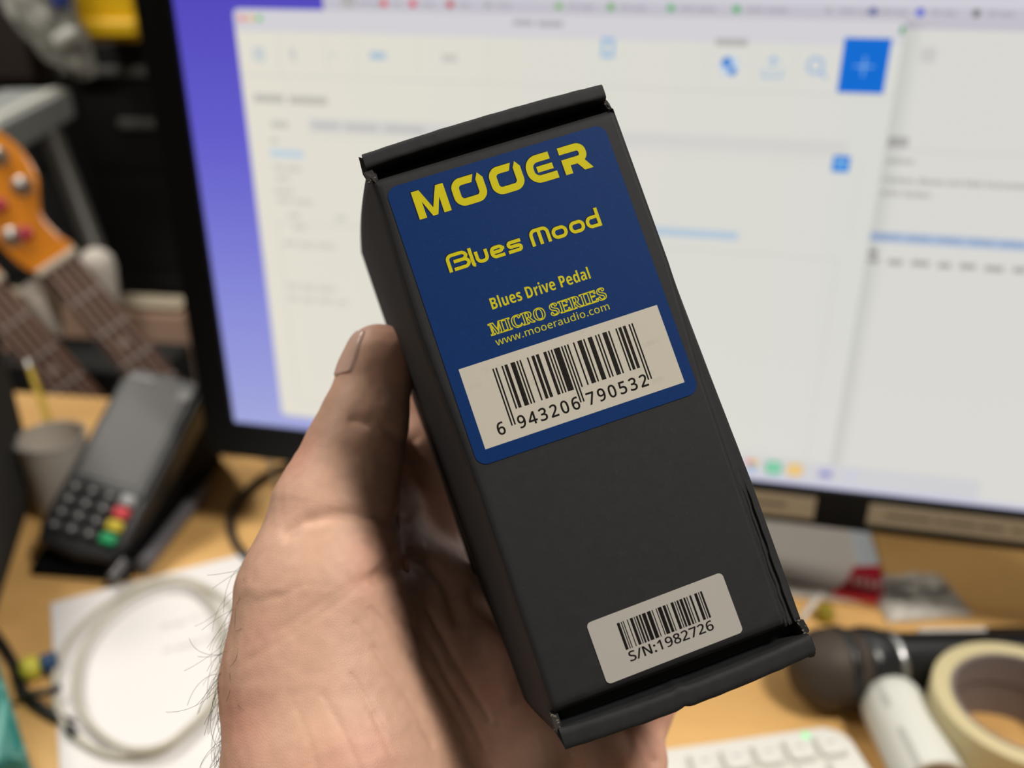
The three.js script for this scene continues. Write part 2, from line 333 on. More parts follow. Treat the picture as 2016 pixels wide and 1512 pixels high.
  // torn corner tabs with raw board showing
  const tab = (pts, z, tilt) => {
    const g = extrude(pts.map(p => [p[0] * mm, p[1] * mm]), 0.7 * mm, 0.2 * mm), p = g.attributes.position;
    for (let i = 0; i < p.count; i++) { const x = p.getX(i) * 1000, y = p.getY(i) * 1000; p.setZ(i, p.getZ(i) + (z + tilt * (x - pts[0][0]) + 0.5 * noise.noise(x * 1.3, y * 1.3, 4.4)) * mm); }
    g.computeVertexNormals(); const m = part('corner_tab', g, worn, t); m.userData.label = 'creased black corner of the board';
    // frayed raw fibres along the torn edge
    const fr = []; for (let k = 0; k < 14; k++) { const q = pts[k % pts.length], r = pts[(k + 1) % pts.length], u = rnd(), x = q[0] + (r[0] - q[0]) * u, y = q[1] + (r[1] - q[1]) * u, e = new THREE.IcosahedronGeometry(rr(0.1, 0.28) * mm, 0); e.scale(1.5, 0.8, 0.6); e.translate(x * mm, y * mm, (z + 0.8 + tilt * (x - pts[0][0])) * mm); fr.push(e); }
    part('torn_fibres', mergeGeometries(fr), raw, m).userData.label = 'pale raw cardboard fibres';
  };
  tab([[-28.2, 63.6], [-27.0, 62.6], [-26.4, 59.2], [-26.6, 57.4], [-27.3, 58.8], [-27.9, 57.8], [-28.4, 60.2]], -1.6, 0);
  tab([[26.4, 62.0], [27.1, 60.4], [27.4, 58.4], [26.7, 59.0], [26.4, 60.6]], -2.6, 0);
  tab([[27.4, -57.6], [28.7, -58.0], [29.1, -60.2], [28.3, -61.6], [28.0, -59.6]], -2.4, 0.2);
  tab([[-27.2, -57.6], [-26.3, -58.6], [-26.3, -61.4], [-25.6, -63.2], [-26.7, -63.4], [-27.3, -61.0]], -1.6, 0);
  tab([[28.0, -61.2], [28.9, -61.6], [28.9, -64.0], [28.2, -65.3], [27.4, -65.2]], -1.8, 0.2);

  // ------------------------------------------------ printing
  const YEL = '#d3c81a', NAVY = '#0a1a3a';
  const rounded = (c, pts, r, closed = false) => {
    c.beginPath(); const n = pts.length;
    if (closed) { const a = pts[n - 1], b = pts[0]; c.moveTo((a[0] + b[0]) / 2, (a[1] + b[1]) / 2); for (let i = 0; i < n; i++) { const p = pts[i], q = pts[(i + 1) % n]; c.arcTo(p[0], p[1], q[0], q[1], r); } c.closePath(); }
    else { c.moveTo(...pts[0]); for (let i = 1; i < n - 1; i++) c.arcTo(...pts[i], ...pts[i + 1], r); c.lineTo(...pts[n - 1]); }
  };
  const fit = (c, text, x0, x1, base, cap, font, stroke, thicken) => {
    c.save(); c.font = font.replace('SIZE', '100px'); c.textAlign = 'left'; c.textBaseline = 'alphabetic';
    const w = c.measureText(text).width; c.translate(x0, base); c.scale((x1 - x0) / w, cap / 72);
    if (stroke) { c.lineWidth = stroke; c.lineJoin = 'miter'; c.strokeText(text, 0, 0); } else c.fillText(text, 0, 0);
    if (thicken) { c.strokeStyle = c.fillStyle; c.lineWidth = thicken; c.strokeText(text, 0, 0); }
    c.restore();
  };
  const LX = -25.2, LY = 55.2, LW = 49.2, LH = 61.4, K = 32;
  const X = u => (u - LX), Y = v => (LY - v);
  const labelTex = canvasTexture(Math.round(LW * K), Math.round(LH * K), c => {
    c.fillStyle = '#07326c'; c.fillRect(0, 0, LW * K, LH * K); c.scale(K, K);
    // mottle of the ink
    for (let i = 0; i < 5200; i++) { c.fillStyle = i % 3 ? 'rgba(8,30,80,0.10)' : 'rgba(60,110,180,0.07)'; const s = rr(0.05, 0.7); c.fillRect(rr(0, LW), rr(0, LH), s, s * rr(0.3, 1)); }
    const twice = fn => { c.save(); c.translate(-0.18, -0.05); c.strokeStyle = c.fillStyle = NAVY; fn(0.22); c.restore(); c.strokeStyle = c.fillStyle = YEL; fn(0); };
    // maker's name, five drawn letters
    twice(x => {
      const y1 = Y(46.7), y0 = Y(52.9), h = y1 - y0; c.lineJoin = 'miter'; c.lineCap = 'butt';
      const L = -20.35;
      // M
      let a = X(L), w = 7.05;
      c.beginPath(); for (const [p, q] of [[0, 0], [0.24, 0], [0.5, 0.72], [0.76, 0], [1, 0], [1, 1], [0.77, 1], [0.77, 0.42], [0.58, 1], [0.42, 1], [0.23, 0.42], [0.23, 1], [0, 1]]) c.lineTo(a + p * w, y0 + q * h);
      c.closePath(); c.fill(); if (x) { c.lineWidth = x; c.stroke(); }
      const s = 1.62; c.lineWidth = s + x;
      for (const o of [8.35, 16.75]) {   // the open rings
        a = X(L + o); w = 7.2;
        rounded(c, [[a + w * 0.60, y0 + s / 2], [a + s / 2, y0 + s / 2], [a + s / 2, y1 - s / 2], [a + w - s / 2, y1 - s / 2], [a + w - s / 2, y0 + h * 0.18]], 1.5); c.stroke();
        c.beginPath(); c.moveTo(a + w * 0.58, y0 - x / 2); c.lineTo(a + w * 0.74, y0 - x / 2); c.lineTo(a + w * 0.64, y0 + s + x / 2); c.lineTo(a + w * 0.55, y0 + s + x / 2); c.fill();
        c.beginPath(); c.moveTo(a + w - s - x / 2, y0 + h * 0.2); c.lineTo(a + w - s * 0.55, y0 - 0.1); c.lineTo(a + w + x / 2, y0 + h * 0.2); c.fill();
      }
      a = X(L + 24.9); w = 6.35;        // E
      rounded(c, [[a + w * 0.9, y0 + s / 2], [a + s / 2, y0 + s / 2], [a + s / 2, y1 - s / 2], [a + w, y1 - s / 2]], 2.0); c.stroke();
      c.lineWidth = 1.35 + x; c.beginPath(); c.moveTo(a + w * 0.36, y0 + h * 0.52); c.lineTo(a + w * 0.92, y0 + h * 0.52); c.stroke();
      c.lineWidth = s + x; a = X(L + 32.85); w = 5.9;   // R
      rounded(c, [[a - 0.1, y0 + s / 2], [a + w * 0.84, y0 + s / 2], [a + w * 0.84, y0 + h * 0.58], [a + w * 0.2, y0 + h * 0.58]], 1.25); c.stroke();
      c.beginPath(); c.moveTo(a + 0.75, y0 + h * 0.45); c.lineTo(a + 0.75, y1); c.stroke();
      c.beginPath(); c.moveTo(a + w * 0.44, y0 + h * 0.56); c.lineTo(a + w * 0.78, y0 + h * 0.56); c.lineTo(a + w * 1.06, y1 + x / 2); c.lineTo(a + w * 0.72, y1 + x / 2); c.fill();
    });
    // name of the pedal, drawn rounded letters
    twice(x => {
      const b = Y(34.0), cap = 3.85, xh = 2.7, s = 0.74; c.lineWidth = s + x; c.lineCap = 'butt'; const h2 = s / 2;
      let a = X(-17.95), w = 4.95;
      rounded(c, [[a + h2, b], [a + h2, b - cap + h2], [a + w - h2 - 0.2, b - cap + h2], [a + w - h2 - 0.2, b - cap * 0.52], [a + w * 0.3, b - cap * 0.52]], 0.95); c.stroke();
      rounded(c, [[a + w * 0.3, b - cap * 0.52], [a + w - h2, b - cap * 0.52], [a + w - h2, b - h2], [a + w * 0.24, b - h2]], 0.95); c.stroke();
      a = X(-12.95); rounded(c, [[a + h2, b - cap], [a + h2, b - 0.1], [a + h2 + 0.4, b]], 0.2); c.stroke();
      a = X(-11.85); w = 2.85; rounded(c, [[a + h2, b - xh], [a + h2, b - h2], [a + w - h2, b - h2], [a + w - h2, b - xh]], 0.85); c.stroke();
      a = X(-8.55); w = 3.2; rounded(c, [[a + s, b - xh * 0.5], [a + w - h2, b - xh * 0.5], [a + w - h2, b - xh + h2], [a + h2, b - xh + h2], [a + h2, b - h2], [a + w - 0.2, b - h2]], 0.8); c.stroke();
      a = X(-4.75); w = 3.25; rounded(c, [[a + w - 0.1, b - xh + h2], [a + h2, b - xh + h2], [a + h2, b - xh * 0.5], [a + w - h2, b - xh * 0.5], [a + w - h2, b - h2], [a, b - h2]], 0.5); c.stroke();
      a = X(0.5); w = 4.35; rounded(c, [[a + h2, b], [a + h2, b - cap + h2 + 0.2], [a + w - h2, b - cap + h2 + 0.2], [a + w - h2, b]], 1.0); c.stroke();
      c.beginPath(); c.moveTo(a + w / 2, b - cap + s); c.lineTo(a + w / 2, b); c.stroke();
      for (const k of [5.25, 9.2]) { a = X(k); w = 3.45; rounded(c, [[a + h2, b - xh + h2], [a + w - h2, b - xh + h2], [a + w - h2, b - h2], [a + h2, b - h2]], 0.9, true); c.stroke(); }
      a = X(13.0); w = 3.25; rounded(c, [[a + w - h2, b - xh + h2], [a + h2, b - xh + h2], [a + h2, b - h2], [a + w - h2, b - h2]], 0.9); c.stroke();
      c.beginPath(); c.moveTo(a + w - h2, b - cap - 0.3); c.lineTo(a + w - h2, b); c.stroke();
    });
    c.fillStyle = c.strokeStyle = YEL;
    fit(c, 'Blues Drive Pedal', X(-12.2), X(10.3), Y(23.9), 2.45, 'bold SIZE sans-serif');
    fit(c, 'MICRO SERIES', X(-14.0), X(12.1), Y(18.75), 2.5, 'bold SIZE serif', 6.5);
    fit(c, 'www.mooeraudio.com', X(-13.6), X(11.9), Y(16.35), 1.55, 'SIZE sans-serif');
    // white field with the article number's bars
    c.fillStyle = '#cdc8ba'; c.fillRect(X(-22.7), Y(14.15), 44.3, 17.4);
    for (let i = 0; i < 60; i++) { c.fillStyle = 'rgba(170,170,150,0.10)'; const s = rr(0.5, 3); c.fillRect(X(rr(-22.6, 18)), Y(rr(-1, 14)), s, s * 0.4); }
    const code = '6943206790532', LC = ['0001101', '0011001', '0010011', '0111101', '0100011', '0110001', '0101111', '0111011', '0110111', '0001011'];
    const R = k => LC[k].replace(/[01]/g, d => 1 - d), G = k => [...R(k)].reverse().join(''), par = 'LGGGLL';
    let bits = '101'; for (let i = 0; i < 6; i++) bits += par[i] === 'L' ? LC[code[i + 1]] : G(code[i + 1]);
    bits += '01010'; for (let i = 7; i < 13; i++) bits += R(code[i]); bits += '101';
    c.fillStyle = '#15110f'; const mod = 31.35 / 95;
    [...bits].forEach((b, i) => { if (b === '1') { const guard = i < 3 || i > 91 || (i > 44 && i < 50); c.fillRect(X(-16.05 + i * mod), Y(12.05), mod * 0.98, guard ? 12.4 : 9.4); } });
    const digit = (d, u) => fit(c, d, X(u - 0.95), X(u + 0.95), Y(-1.45), 2.55, 'SIZE sans-serif', 0, 3.5);
    digit('6', -18.3); for (let i = 0; i < 6; i++) { digit(code[i + 1], -13.75 + i * 2.37); digit(code[i + 7], 1.55 + i * 2.37); }
  });
  // sticker(...): thin rounded sheet on the front panel, printed
  const sticker = (name, u0, v0, w, h, r, tex, rough, label, tilt = 0) => {
    const s = new THREE.Shape(), x = w / 2, y = h / 2;
    s.moveTo(-x + r, -y); s.lineTo(x - r, -y); s.absarc(x - r, -y + r, r, -Math.PI / 2, 0); s.lineTo(x, y - r); s.absarc(x - r, y - r, r, 0, Math.PI / 2); s.lineTo(-x + r, y); s.absarc(-x + r, y - r, r, Math.PI / 2, Math.PI); s.lineTo(-x, -y + r); s.absarc(-x + r, -y + r, r, Math.PI, 1.5 * Math.PI);
    const g = new THREE.ExtrudeGeometry(s, { depth: 0.12, bevelEnabled: false, curveSegments: 10 });
    const p = g.attributes.position, uv = g.attributes.uv;
    for (let i = 0; i < p.count; i++) uv.setXY(i, p.getX(i) / w + 0.5, p.getY(i) / h + 0.5);
    g.scale(mm, mm, mm);
    const m = part(name, g, mat(0xffffff, rough, { map: tex, bumpMap: grainBump, bumpScale: 0.00001, specularIntensity: 0.3 }), t, [(u0 + w / 2) * mm, (v0 - h / 2) * mm, 0.03 * mm], [0, 0, tilt]);
    m.userData.label = label; return m;
  };
  sticker('label_sticker', LX, LY, LW, LH, 2.4, labelTex, 0.55, 'blue rounded label with yellow lettering and white barcode field');
  const SWm = 30.1, SHm = 12.8;
  const serialTex = canvasTexture(1204, 512, c => {
    c.fillStyle = '#b9b5ae'; c.fillRect(0, 0, 1204, 512); c.scale(40, 40); c.fillStyle = '#1a1614';
    const runs = [3, 1, 1, 1, 1, 3, 1, 2, 3, 1, 1, 1, 2, 1, 2, 1, 4, 1, 4, 1, 1, 3, 1, 1, 4, 1, 3, 1, 1, 3, 3, 1, 1, 1, 2, 1, 3, 1, 2, 1, 1, 2, 2, 3, 3, 1, 1, 1, 2];
    const total = runs.reduce((a, b) => a + b), k = 18.9 / total; let x = 5.9;
    runs.forEach((n, i) => { if (i % 2 === 0) c.fillRect(x, 2.15, n * k * 0.92, 5.6); x += n * k; });
    fit(c, 'S/N:1982726', 5.9, 24.7, 10.2, 1.95, 'SIZE sans-serif', 0, 3);
  });
  sticker('serial_sticker', -14.6, -42.9, SWm, SHm, 1.0, serialTex, 0.5, 'small white sticker with a barcode and serial number', 0.012);
}

// ---------------------------------------------------------------- the hand
{
  // joints: [across, down] as pixels seen along the depth axis, depth and radius in millimetres; built in the hand's own axes
  const J = (x, y, d) => [(x - 1008) / FOCAL * d, -(y - 756) / FOCAL * d, -d];
  const prims = [];
  const cap = (a, ra, b, rb, k) => prims.push([...a, ra, ...b, rb, k]);
  const chain = (list, k) => { for (let i = 0; i + 1 < list.length; i++) { const [x, y, d, r] = list[i], [x2, y2, d2, r2] = list[i + 1]; cap(J(x, y, d), r, J(x2, y2, d2), r2, k); } };
  // thumb, ball of the thumb and wrist
  const TIP = J(748, 704, 238), IP = J(716, 838, 236);
  chain([[748, 704, 238, 8.6], [738, 745, 239, 9.2], [716, 838, 236, 10.2]], 2.5);
  chain([[716, 838, 236, 10.2], [690, 910, 234, 11.6], [660, 1005, 231, 14.6], [640, 1170, 226, 20], [640, 1330, 222, 23], [668, 1520, 214, 25], [690, 1760, 203, 25]], 5);
  // palm: four metacarpals, heel, little finger side
  chain([[780, 1650, 225, 20], [845, 1300, 262, 13], [862, 1140, 271, 12.5]], 13);
  chain([[850, 1680, 230, 20], [940, 1400, 262, 15], [1000, 1260, 271, 13]], 12);
  chain([[940, 1700, 232, 20], [1060, 1480, 258, 15], [1115, 1385, 268, 13]], 12);
  chain([[1040, 1740, 230, 19], [1130, 1520, 252, 17]], 9);
  chain([[1120, 1640, 245, 12], [1232, 1497, 258, 11.5]], 2.2);
  chain([[765, 1190, 252, 17], [880, 1360, 243, 20], [985, 1540, 232, 20]], 12);
  chain([[765, 1105, 250, 10], [850, 1170, 262, 14], [900, 1260, 258, 14]], 9);
  // web between thumb and palm; last two capsules added to keep light out
  cap(J(700, 1075, 240), 10, J(830, 1150, 264), 10, 7);
  cap(J(705, 900, 247), 8, J(855, 880, 277), 9, 8);
  cap(J(690, 990, 244), 10, J(850, 1010, 274), 10, 8);
  // four fingers round the far side of the box
  const F = [[[848, 1130], [836, 900], [872, 768], [965, 682]], [[1000, 1260], [1225, 1010], [1338, 880], [1362, 850]], [[1115, 1385], [1298, 1120], [1386, 1000], [1408, 975]], [[1232, 1470], [1335, 1235], [1398, 1120], [1412, 1095]]];
  F.forEach(([a, b, c, e], i) => { const s = [1, 1.04, 1, 0.88][i]; chain([[...a, 270 - i, 10.5 * s], [...b, i ? 275 - i * 2 : 268, i ? 9 * s : 11.6], [...c, i ? 266 - i * 2 : 269, i ? 8.4 * s : 10.4], [...e, i ? 246 - i * 2 : 270, i ? 7.2 * s : 8.4]], 4); });
  const sdf = (x, y, z) => {
    let d = 1e3;
    for (const p of prims) {
      const bx = p[4] - p[0], by = p[5] - p[1], bz = p[6] - p[2], ax = x - p[0], ay = y - p[1], az = z - p[2];
      let t = (ax * bx + ay * by + az * bz) / (bx * bx + by * by + bz * bz); t = t < 0 ? 0 : t > 1 ? 1 : t;
      const ex = ax - bx * t, ey = ay - by * t, ez = az - bz * t;
      const q = Math.sqrt(ex * ex + ey * ey + ez * ez) - (p[3] + (p[7] - p[3]) * t), k = p[8];
      const h = k - Math.abs(d - q);
      d = Math.min(d, q) - (h > 0 ? h * h / (4 * k) : 0);
    }
    return d;
  };
  const grad = (x, y, z, e = 0.25) => { const n = V(sdf(x + e, y, z) - sdf(x - e, y, z), sdf(x, y + e, z) - sdf(x, y - e, z), sdf(x, y, z + e) - sdf(x, y, z - e)); return n.normalize(); };
  // surface nets on a 1.2 mm grid
  const lo = [-76, -152, -302], step = 1.25, N = [124, 142, 112];
  const field = new Float32Array(N[0] * N[1] * N[2]);
  { let i = 0; for (let c = 0; c < N[2]; c++) for (let b = 0; b < N[1]; b++) for (let a = 0; a < N[0]; a++) {
    const y = lo[1] + b * step; let d = sdf(lo[0] + a * step, y, lo[2] + c * step);
    field[i++] = d; } }
  const id = (a, b, c) => a + N[0] * (b + N[1] * c), cell = new Int32Array(field.length).fill(-1), pos = [], idx = [];
  for (let c = 0; c < N[2] - 1; c++) for (let b = 0; b < N[1] - 1; b++) for (let a = 0; a < N[0] - 1; a++) {
    let n = 0, sx = 0, sy = 0, sz = 0;
    const v = []; for (let k = 0; k < 8; k++) v.push(field[id(a + (k & 1), b + (k >> 1 & 1), c + (k >> 2))]);
    let any = false, all = true; for (const q of v) { if (q < 0) any = true; else all = false; } if (!any || all) continue;
    for (let k = 0; k < 8; k++) for (const bit of [1, 2, 4]) if (!(k & bit)) { const m = k | bit; if ((v[k] < 0) !== (v[m] < 0)) { const t = v[k] / (v[k] - v[m]); sx += (k & 1) + (bit === 1 ? t : 0); sy += (k >> 1 & 1) + (bit === 2 ? t : 0); sz += (k >> 2) + (bit === 4 ? t : 0); n++; } }
    cell[id(a, b, c)] = pos.length / 3; pos.push(lo[0] + (a + sx / n) * step, lo[1] + (b + sy / n) * step, lo[2] + (c + sz / n) * step);
  }
  for (let c = 1; c < N[2] - 1; c++) for (let b = 1; b < N[1] - 1; b++) for (let a = 1; a < N[0] - 1; a++) {
    const s = field[id(a, b, c)] < 0;
    const quad = (p, q, r, w, flip) => { if (p < 0 || q < 0 || r < 0 || w < 0) return; if (flip) idx.push(p, r, q, p, w, r); else idx.push(p, q, r, p, r, w); };
    if (s !== field[id(a + 1, b, c)] < 0) quad(cell[id(a, b - 1, c - 1)], cell[id(a, b, c - 1)], cell[id(a, b, c)], cell[id(a, b - 1, c)], !s);
    if (s !== field[id(a, b + 1, c)] < 0) quad(cell[id(a - 1, b, c - 1)], cell[id(a - 1, b, c)], cell[id(a, b, c)], cell[id(a, b, c - 1)], !s);
    if (s !== field[id(a, b, c + 1)] < 0) quad(cell[id(a - 1, b - 1, c)], cell[id(a, b - 1, c)], cell[id(a, b, c)], cell[id(a - 1, b, c)], !s);
  }
  // one midpoint subdivision, then snap to the surface and carve the skin's folds
  const mids = new Map(), count0 = pos.length / 3, mid = (i, j) => { const k = i < j ? i * 4194304 + j : j * 4194304 + i; let m = mids.get(k); if (m === undefined) { m = pos.length / 3; pos.push((pos[3 * i] + pos[3 * j]) / 2, (pos[3 * i + 1] + pos[3 * j + 1]) / 2, (pos[3 * i + 2] + pos[3 * j + 2]) / 2); mids.set(k, m); } return m; };
  const fine = [];
  for (let i = 0; i < idx.length; i += 3) { const [a, b, c] = [idx[i], idx[i + 1], idx[i + 2]], ab = mid(a, b), bc = mid(b, c), ca = mid(c, a); fine.push(a, ab, ca, ab, b, bc, ca, bc, c, ab, bc, ca); }
  const foldLines = [];
  const fold = (pts, width, depth, d = 215) => foldLines.push({ p: pts.map(([x, y]) => J(x, y, d)), width, depth });
  fold([[700, 826], [735, 832], [768, 850], [795, 876]], 1.3, 0.55, 228);
  fold([[580, 1040], [612, 1018], [655, 1008], [700, 1007], [745, 1018], [780, 1042]], 1.5, 0.9, 220);
  fold([[790, 1062], [788, 1078], [778, 1092]], 1.5, 0.5, 236);
  fold([[778, 1092], [760, 1106], [732, 1122]], 1.0, 0.25, 222);
  fold([[770, 1100], [800, 1092], [838, 1118], [876, 1160], [905, 1210]], 1.6, 1.3, 236);
  fold([[790, 1102], [822, 1140], [856, 1200], [900, 1290]], 1.2, 0.35, 232);
  fold([[752, 1118], [690, 1150], [620, 1190], [560, 1230]], 1.1, 0.16, 210);
  fold([[740, 1135], [670, 1182], [590, 1235], [500, 1290]], 0.9, 0.14, 206);
  fold([[600, 1150], [560, 1170], [500, 1190]], 0.9, 0.15, 206);
  fold([[1228, 1422], [1250, 1450], [1275, 1480], [1300, 1530]], 1.6, 1.6, 240);
  for (const [a, b, c, e, s] of [[716, 1218, 800, 1330, 1], [760, 1235, 900, 1440, 1.1], [800, 1330, 915, 1512, 1], [728, 1290, 850, 1480, 0.9], [770, 1200, 930, 1440, 0.8], [850, 1370, 950, 1530, 0.7], [690, 1330, 800, 1512, 0.7], [800, 1240, 960, 1480, 0.9], [640, 1360, 740, 1512, 0.5], [690, 1240, 760, 1340, 0.5], [590, 1380, 660, 1512, 0.5], [880, 1480, 930, 1560, 0.6], [740, 1400, 830, 1540, 0.6]])
    fold([[a, b], [(a * 2 + c) / 3 + 6, (b * 2 + e) / 3], [(a + 2 * c) / 3 + 2, (b + 2 * e) / 3 - 4], [c, e]], 0.62, 0.34 * s, 200);
  const segDist = (x, y, a, b) => { const bx = b[0] - a[0], by = b[1] - a[1]; let t = ((x - a[0]) * bx + (y - a[1]) * by) / (bx * bx + by * by); t = Math.max(0, Math.min(1, t)); return Math.hypot(x - a[0] - bx * t, y - a[1] - by * t); };
  const relief = (x, y, z, nz) => {
    let h = 0.22 * noise.noise(x * 0.11, y * 0.11, z * 0.11) + 0.10 * noise.noise(x * 0.33, y * 0.33, z * 0.33);
    h += 0.045 * Math.abs(noise.noise((x * 0.87 + y * 0.5) * 1.3, (y * 0.87 - x * 0.5) * 0.35, 3.3));
    if (nz > -0.1) for (const f of foldLines) { let d = 1e3; for (let i = 0; i + 1 < f.p.length; i++) { const q = segDist(x, y, f.p[i], f.p[i + 1]); if (q < d) d = q; } if (d < f.width * 3) h -= f.depth * Math.exp(-((d / f.width) ** 2)); }
    return h;
  };
  const nv = pos.length / 3, P = new Float32Array(pos), col = new Float32Array(nv * 3), uv = new Float32Array(nv * 2);
  const bases = [];
  for (let i = 0; i < nv; i++) {
    let x = P[3 * i], y = P[3 * i + 1], z = P[3 * i + 2], n;
    for (let k = 0; k < 2; k++) { n = grad(x, y, z); const d = sdf(x, y, z); x -= n.x * d; y -= n.y * d; z -= n.z * d; }
    const h = relief(x, y, z, n.z); x += n.x * h; y += n.y * h; z += n.z * h;
    P[3 * i] = x; P[3 * i + 1] = y; P[3 * i + 2] = z; uv[2 * i] = x / 26; uv[2 * i + 1] = y / 26;
    const m = fbm(x * 0.06, y * 0.06, z * 0.06, 3), s = noise.noise(x * 0.5, y * 0.5, z * 0.5), q = Math.max(0, fbm(x * 0.035 + 9, y * 0.035, z * 0.035, 2));
    const b = 1 + 0.16 * m + 0.06 * s;
    col[3 * i] = 0.665 * b * (1 + 0.08 * q); col[3 * i + 1] = 0.405 * b * (1 - 0.26 * q); col[3 * i + 2] = 0.29 * b * (1 - 0.20 * q);
    if (i < count0 && n.x < -0.7 && n.z < 0.45 && n.z > -0.7 && y < -42 && y > -100) bases.push([x, y, z, n]);
  }
  const g = new THREE.BufferGeometry();
  g.setAttribute('position', new THREE.BufferAttribute(P, 3)); g.setAttribute('color', new THREE.BufferAttribute(col, 3)); g.setAttribute('uv', new THREE.BufferAttribute(uv, 2)); g.setIndex(fine); g.computeVertexNormals();
  // forearm, out of the picture, joined to the same surface
  const arm = rodBetween(V(-32, -128, -208), V(-140, -322, -24), 29, 41, 32);
  { const n = arm.attributes.position.count, c = new Float32Array(n * 3); for (let i = 0; i < n; i++) { c[3 * i] = 0.665; c[3 * i + 1] = 0.405; c[3 * i + 2] = 0.29; } arm.setAttribute('color', new THREE.BufferAttribute(c, 3)); }
  const body = mergeGeometries([g, arm]); body.scale(mm, mm, mm);
  const base = V(-0.045, -0.13, -0.205); body.translate(-base.x, -base.y, -base.z);
  // fine plates of the skin: cells that tile, longer than wide
  const CX = 52, CY = 40, jx = [], jy = []; for (let i = 0; i < CX * CY; i++) { jx.push(rnd()); jy.push(rnd()); }
  const skinBump = dataTexture(1024, 1024, (u, v) => {
    const x = u * CX, y = v * CY, ix = Math.floor(x), iy = Math.floor(y); let d1 = 9, d2 = 9;
    for (let b = -1; b <= 1; b++) for (let a = -1; a <= 1; a++) { const k = ((ix + a + CX) % CX) + CX * ((iy + b + CY) % CY), ex = ix + a + jx[k] - x, ey = iy + b + jy[k] - y, d = Math.sqrt(ex * ex + ey * ey); if (d < d1) { d2 = d1; d1 = d; } else if (d < d2) d2 = d; }
    return 70 + 150 * Math.min(1, (d2 - d1) * 2.2) + 25 * noise.noise(u * 160, v * 160, 2.5);
  }, false);
  const skin = mat(0xffffff, 0.48, { vertexColors: true, bumpMap: skinBump, bumpScale: 0.00003, specularIntensity: 0.45 });
  const t = thing('hand', 'left hand with hairy wrist gripping the black box, thumb up', 'hand');
  t.quaternion.copy(camera.quaternion); t.position.copy(EYE).add(base.clone().applyQuaternion(camera.quaternion));
  part('skin', body, skin, t);
  // thumbnail laid on the thumb's outer side
  {
    const ax = V(...TIP).sub(V(...IP)).normalize(), out = V(-0.97, 0.02, 0.22); out.addScaledVector(ax, -out.dot(ax)).normalize(); const side = ax.clone().cross(out);
    const np = [], ni = [], A = 18, Bn = 22;
    for (let j = 0; j <= Bn; j++) for (let i = 0; i <= A; i++) {
      const w = 1.0 - 0.12 * Math.pow(Math.abs(j / Bn * 2 - 1), 3), a = (i / A - 0.5) * 1.75 * w, l = -7.5 + 14 * (j / Bn) + (j === 0 ? 0 : 0) - 1.6 * Math.pow(2 * i / A - 1, 2) * (j < Bn / 2 ? -1 + 2 * j / Bn : 0);
      const d = out.clone().multiplyScalar(Math.cos(a)).addScaledVector(side, Math.sin(a));
      const p = V(...TIP).addScaledVector(ax, l).addScaledVector(d, 8.6);
      for (let k = 0; k < 3; k++) { const n = grad(p.x, p.y, p.z); p.addScaledVector(n, -sdf(p.x, p.y, p.z)); }
      const edge = i === 0 || i === A || j === 0 || j === Bn; p.addScaledVector(grad(p.x, p.y, p.z), edge ? -0.2 : 0.38);
      np.push((p.x - base.x * 1000) * mm, (p.y - base.y * 1000) * mm, (p.z - base.z * 1000) * mm);
    }
    for (let j = 0; j < Bn; j++) for (let i = 0; i < A; i++) { const a = j * (A + 1) + i, b = a + 1, c = a + A + 1, d = c + 1; ni.push(a, b, c, b, d, c); }
    const ng = new THREE.BufferGeometry(); ng.setAttribute('position', new THREE.Float32BufferAttribute(np, 3)); ng.setIndex(ni); ng.computeVertexNormals();
    part('thumbnail', ng, mat(lin(0.76, 0.50, 0.40), 0.3, { side: THREE.DoubleSide }), t).userData.label = 'pale glossy thumbnail';
  }
  // dark curling hairs along the wrist
  const hairs = [];
  for (let i = 0; i < 520 && bases.length; i++) {
    const [x, y, z, n] = bases[Math.floor(rnd() * bases.length)], len = rr(5, 14), pts = [], dir = n.clone().multiplyScalar(rr(0.3, 0.9)).add(V(rr(-0.1, 0.2), rr(-1.5, -0.2), rr(-0.2, 0.4))).normalize();
    const p = V(x, y, z).addScaledVector(n, -0.4), curl = V(rr(-0.05, 0.3), rr(-0.45, 0.25), rr(-0.2, 0.2));
    for (let k = 0; k < 6; k++) { pts.push(p.clone()); p.addScaledVector(dir, len / 5); dir.add(curl).normalize(); }
    hairs.push(new THREE.TubeGeometry(new THREE.CatmullRomCurve3(pts), 12, rr(0.03, 0.045), 4));
  }
  for (const [a, b, c, e] of [[485, 1135, 472, 1185], [500, 1210, 478, 1230], [490, 1255, 476, 1290], [476, 1300, 474, 1350], [480, 1345, 520, 1352]]) {
    const drop = (px, py) => { const q = J(px, py, 200), p = V(q[0] * 1.08, q[1] * 1.08, -190); for (let k = 0; k < 60; k++) { const d = sdf(p.x, p.y, p.z); if (d < 0.05) break; p.z -= Math.max(0.15, d * 0.7); } return p; };
    const p = drop(a, b), q = drop(c, e), m = p.clone().add(q).multiplyScalar(0.5).add(V(0.7, 0, 0.9)); q.z += 0.6;
    if (p.distanceTo(q) < 25) hairs.push(new THREE.TubeGeometry(new THREE.CatmullRomCurve3([p, m, q]), 10, 0.03, 4));
  }
  const hg = mergeGeometries(hairs); hg.scale(mm, mm, mm); hg.translate(-base.x, -base.y, -base.z);
  const hm = part('arm_hair', hg, mat(lin(0.02, 0.014, 0.011), 0.5), t); hm.userData.kind = 'stuff'; hm.userData.label = 'dark curling hairs on the wrist';
}

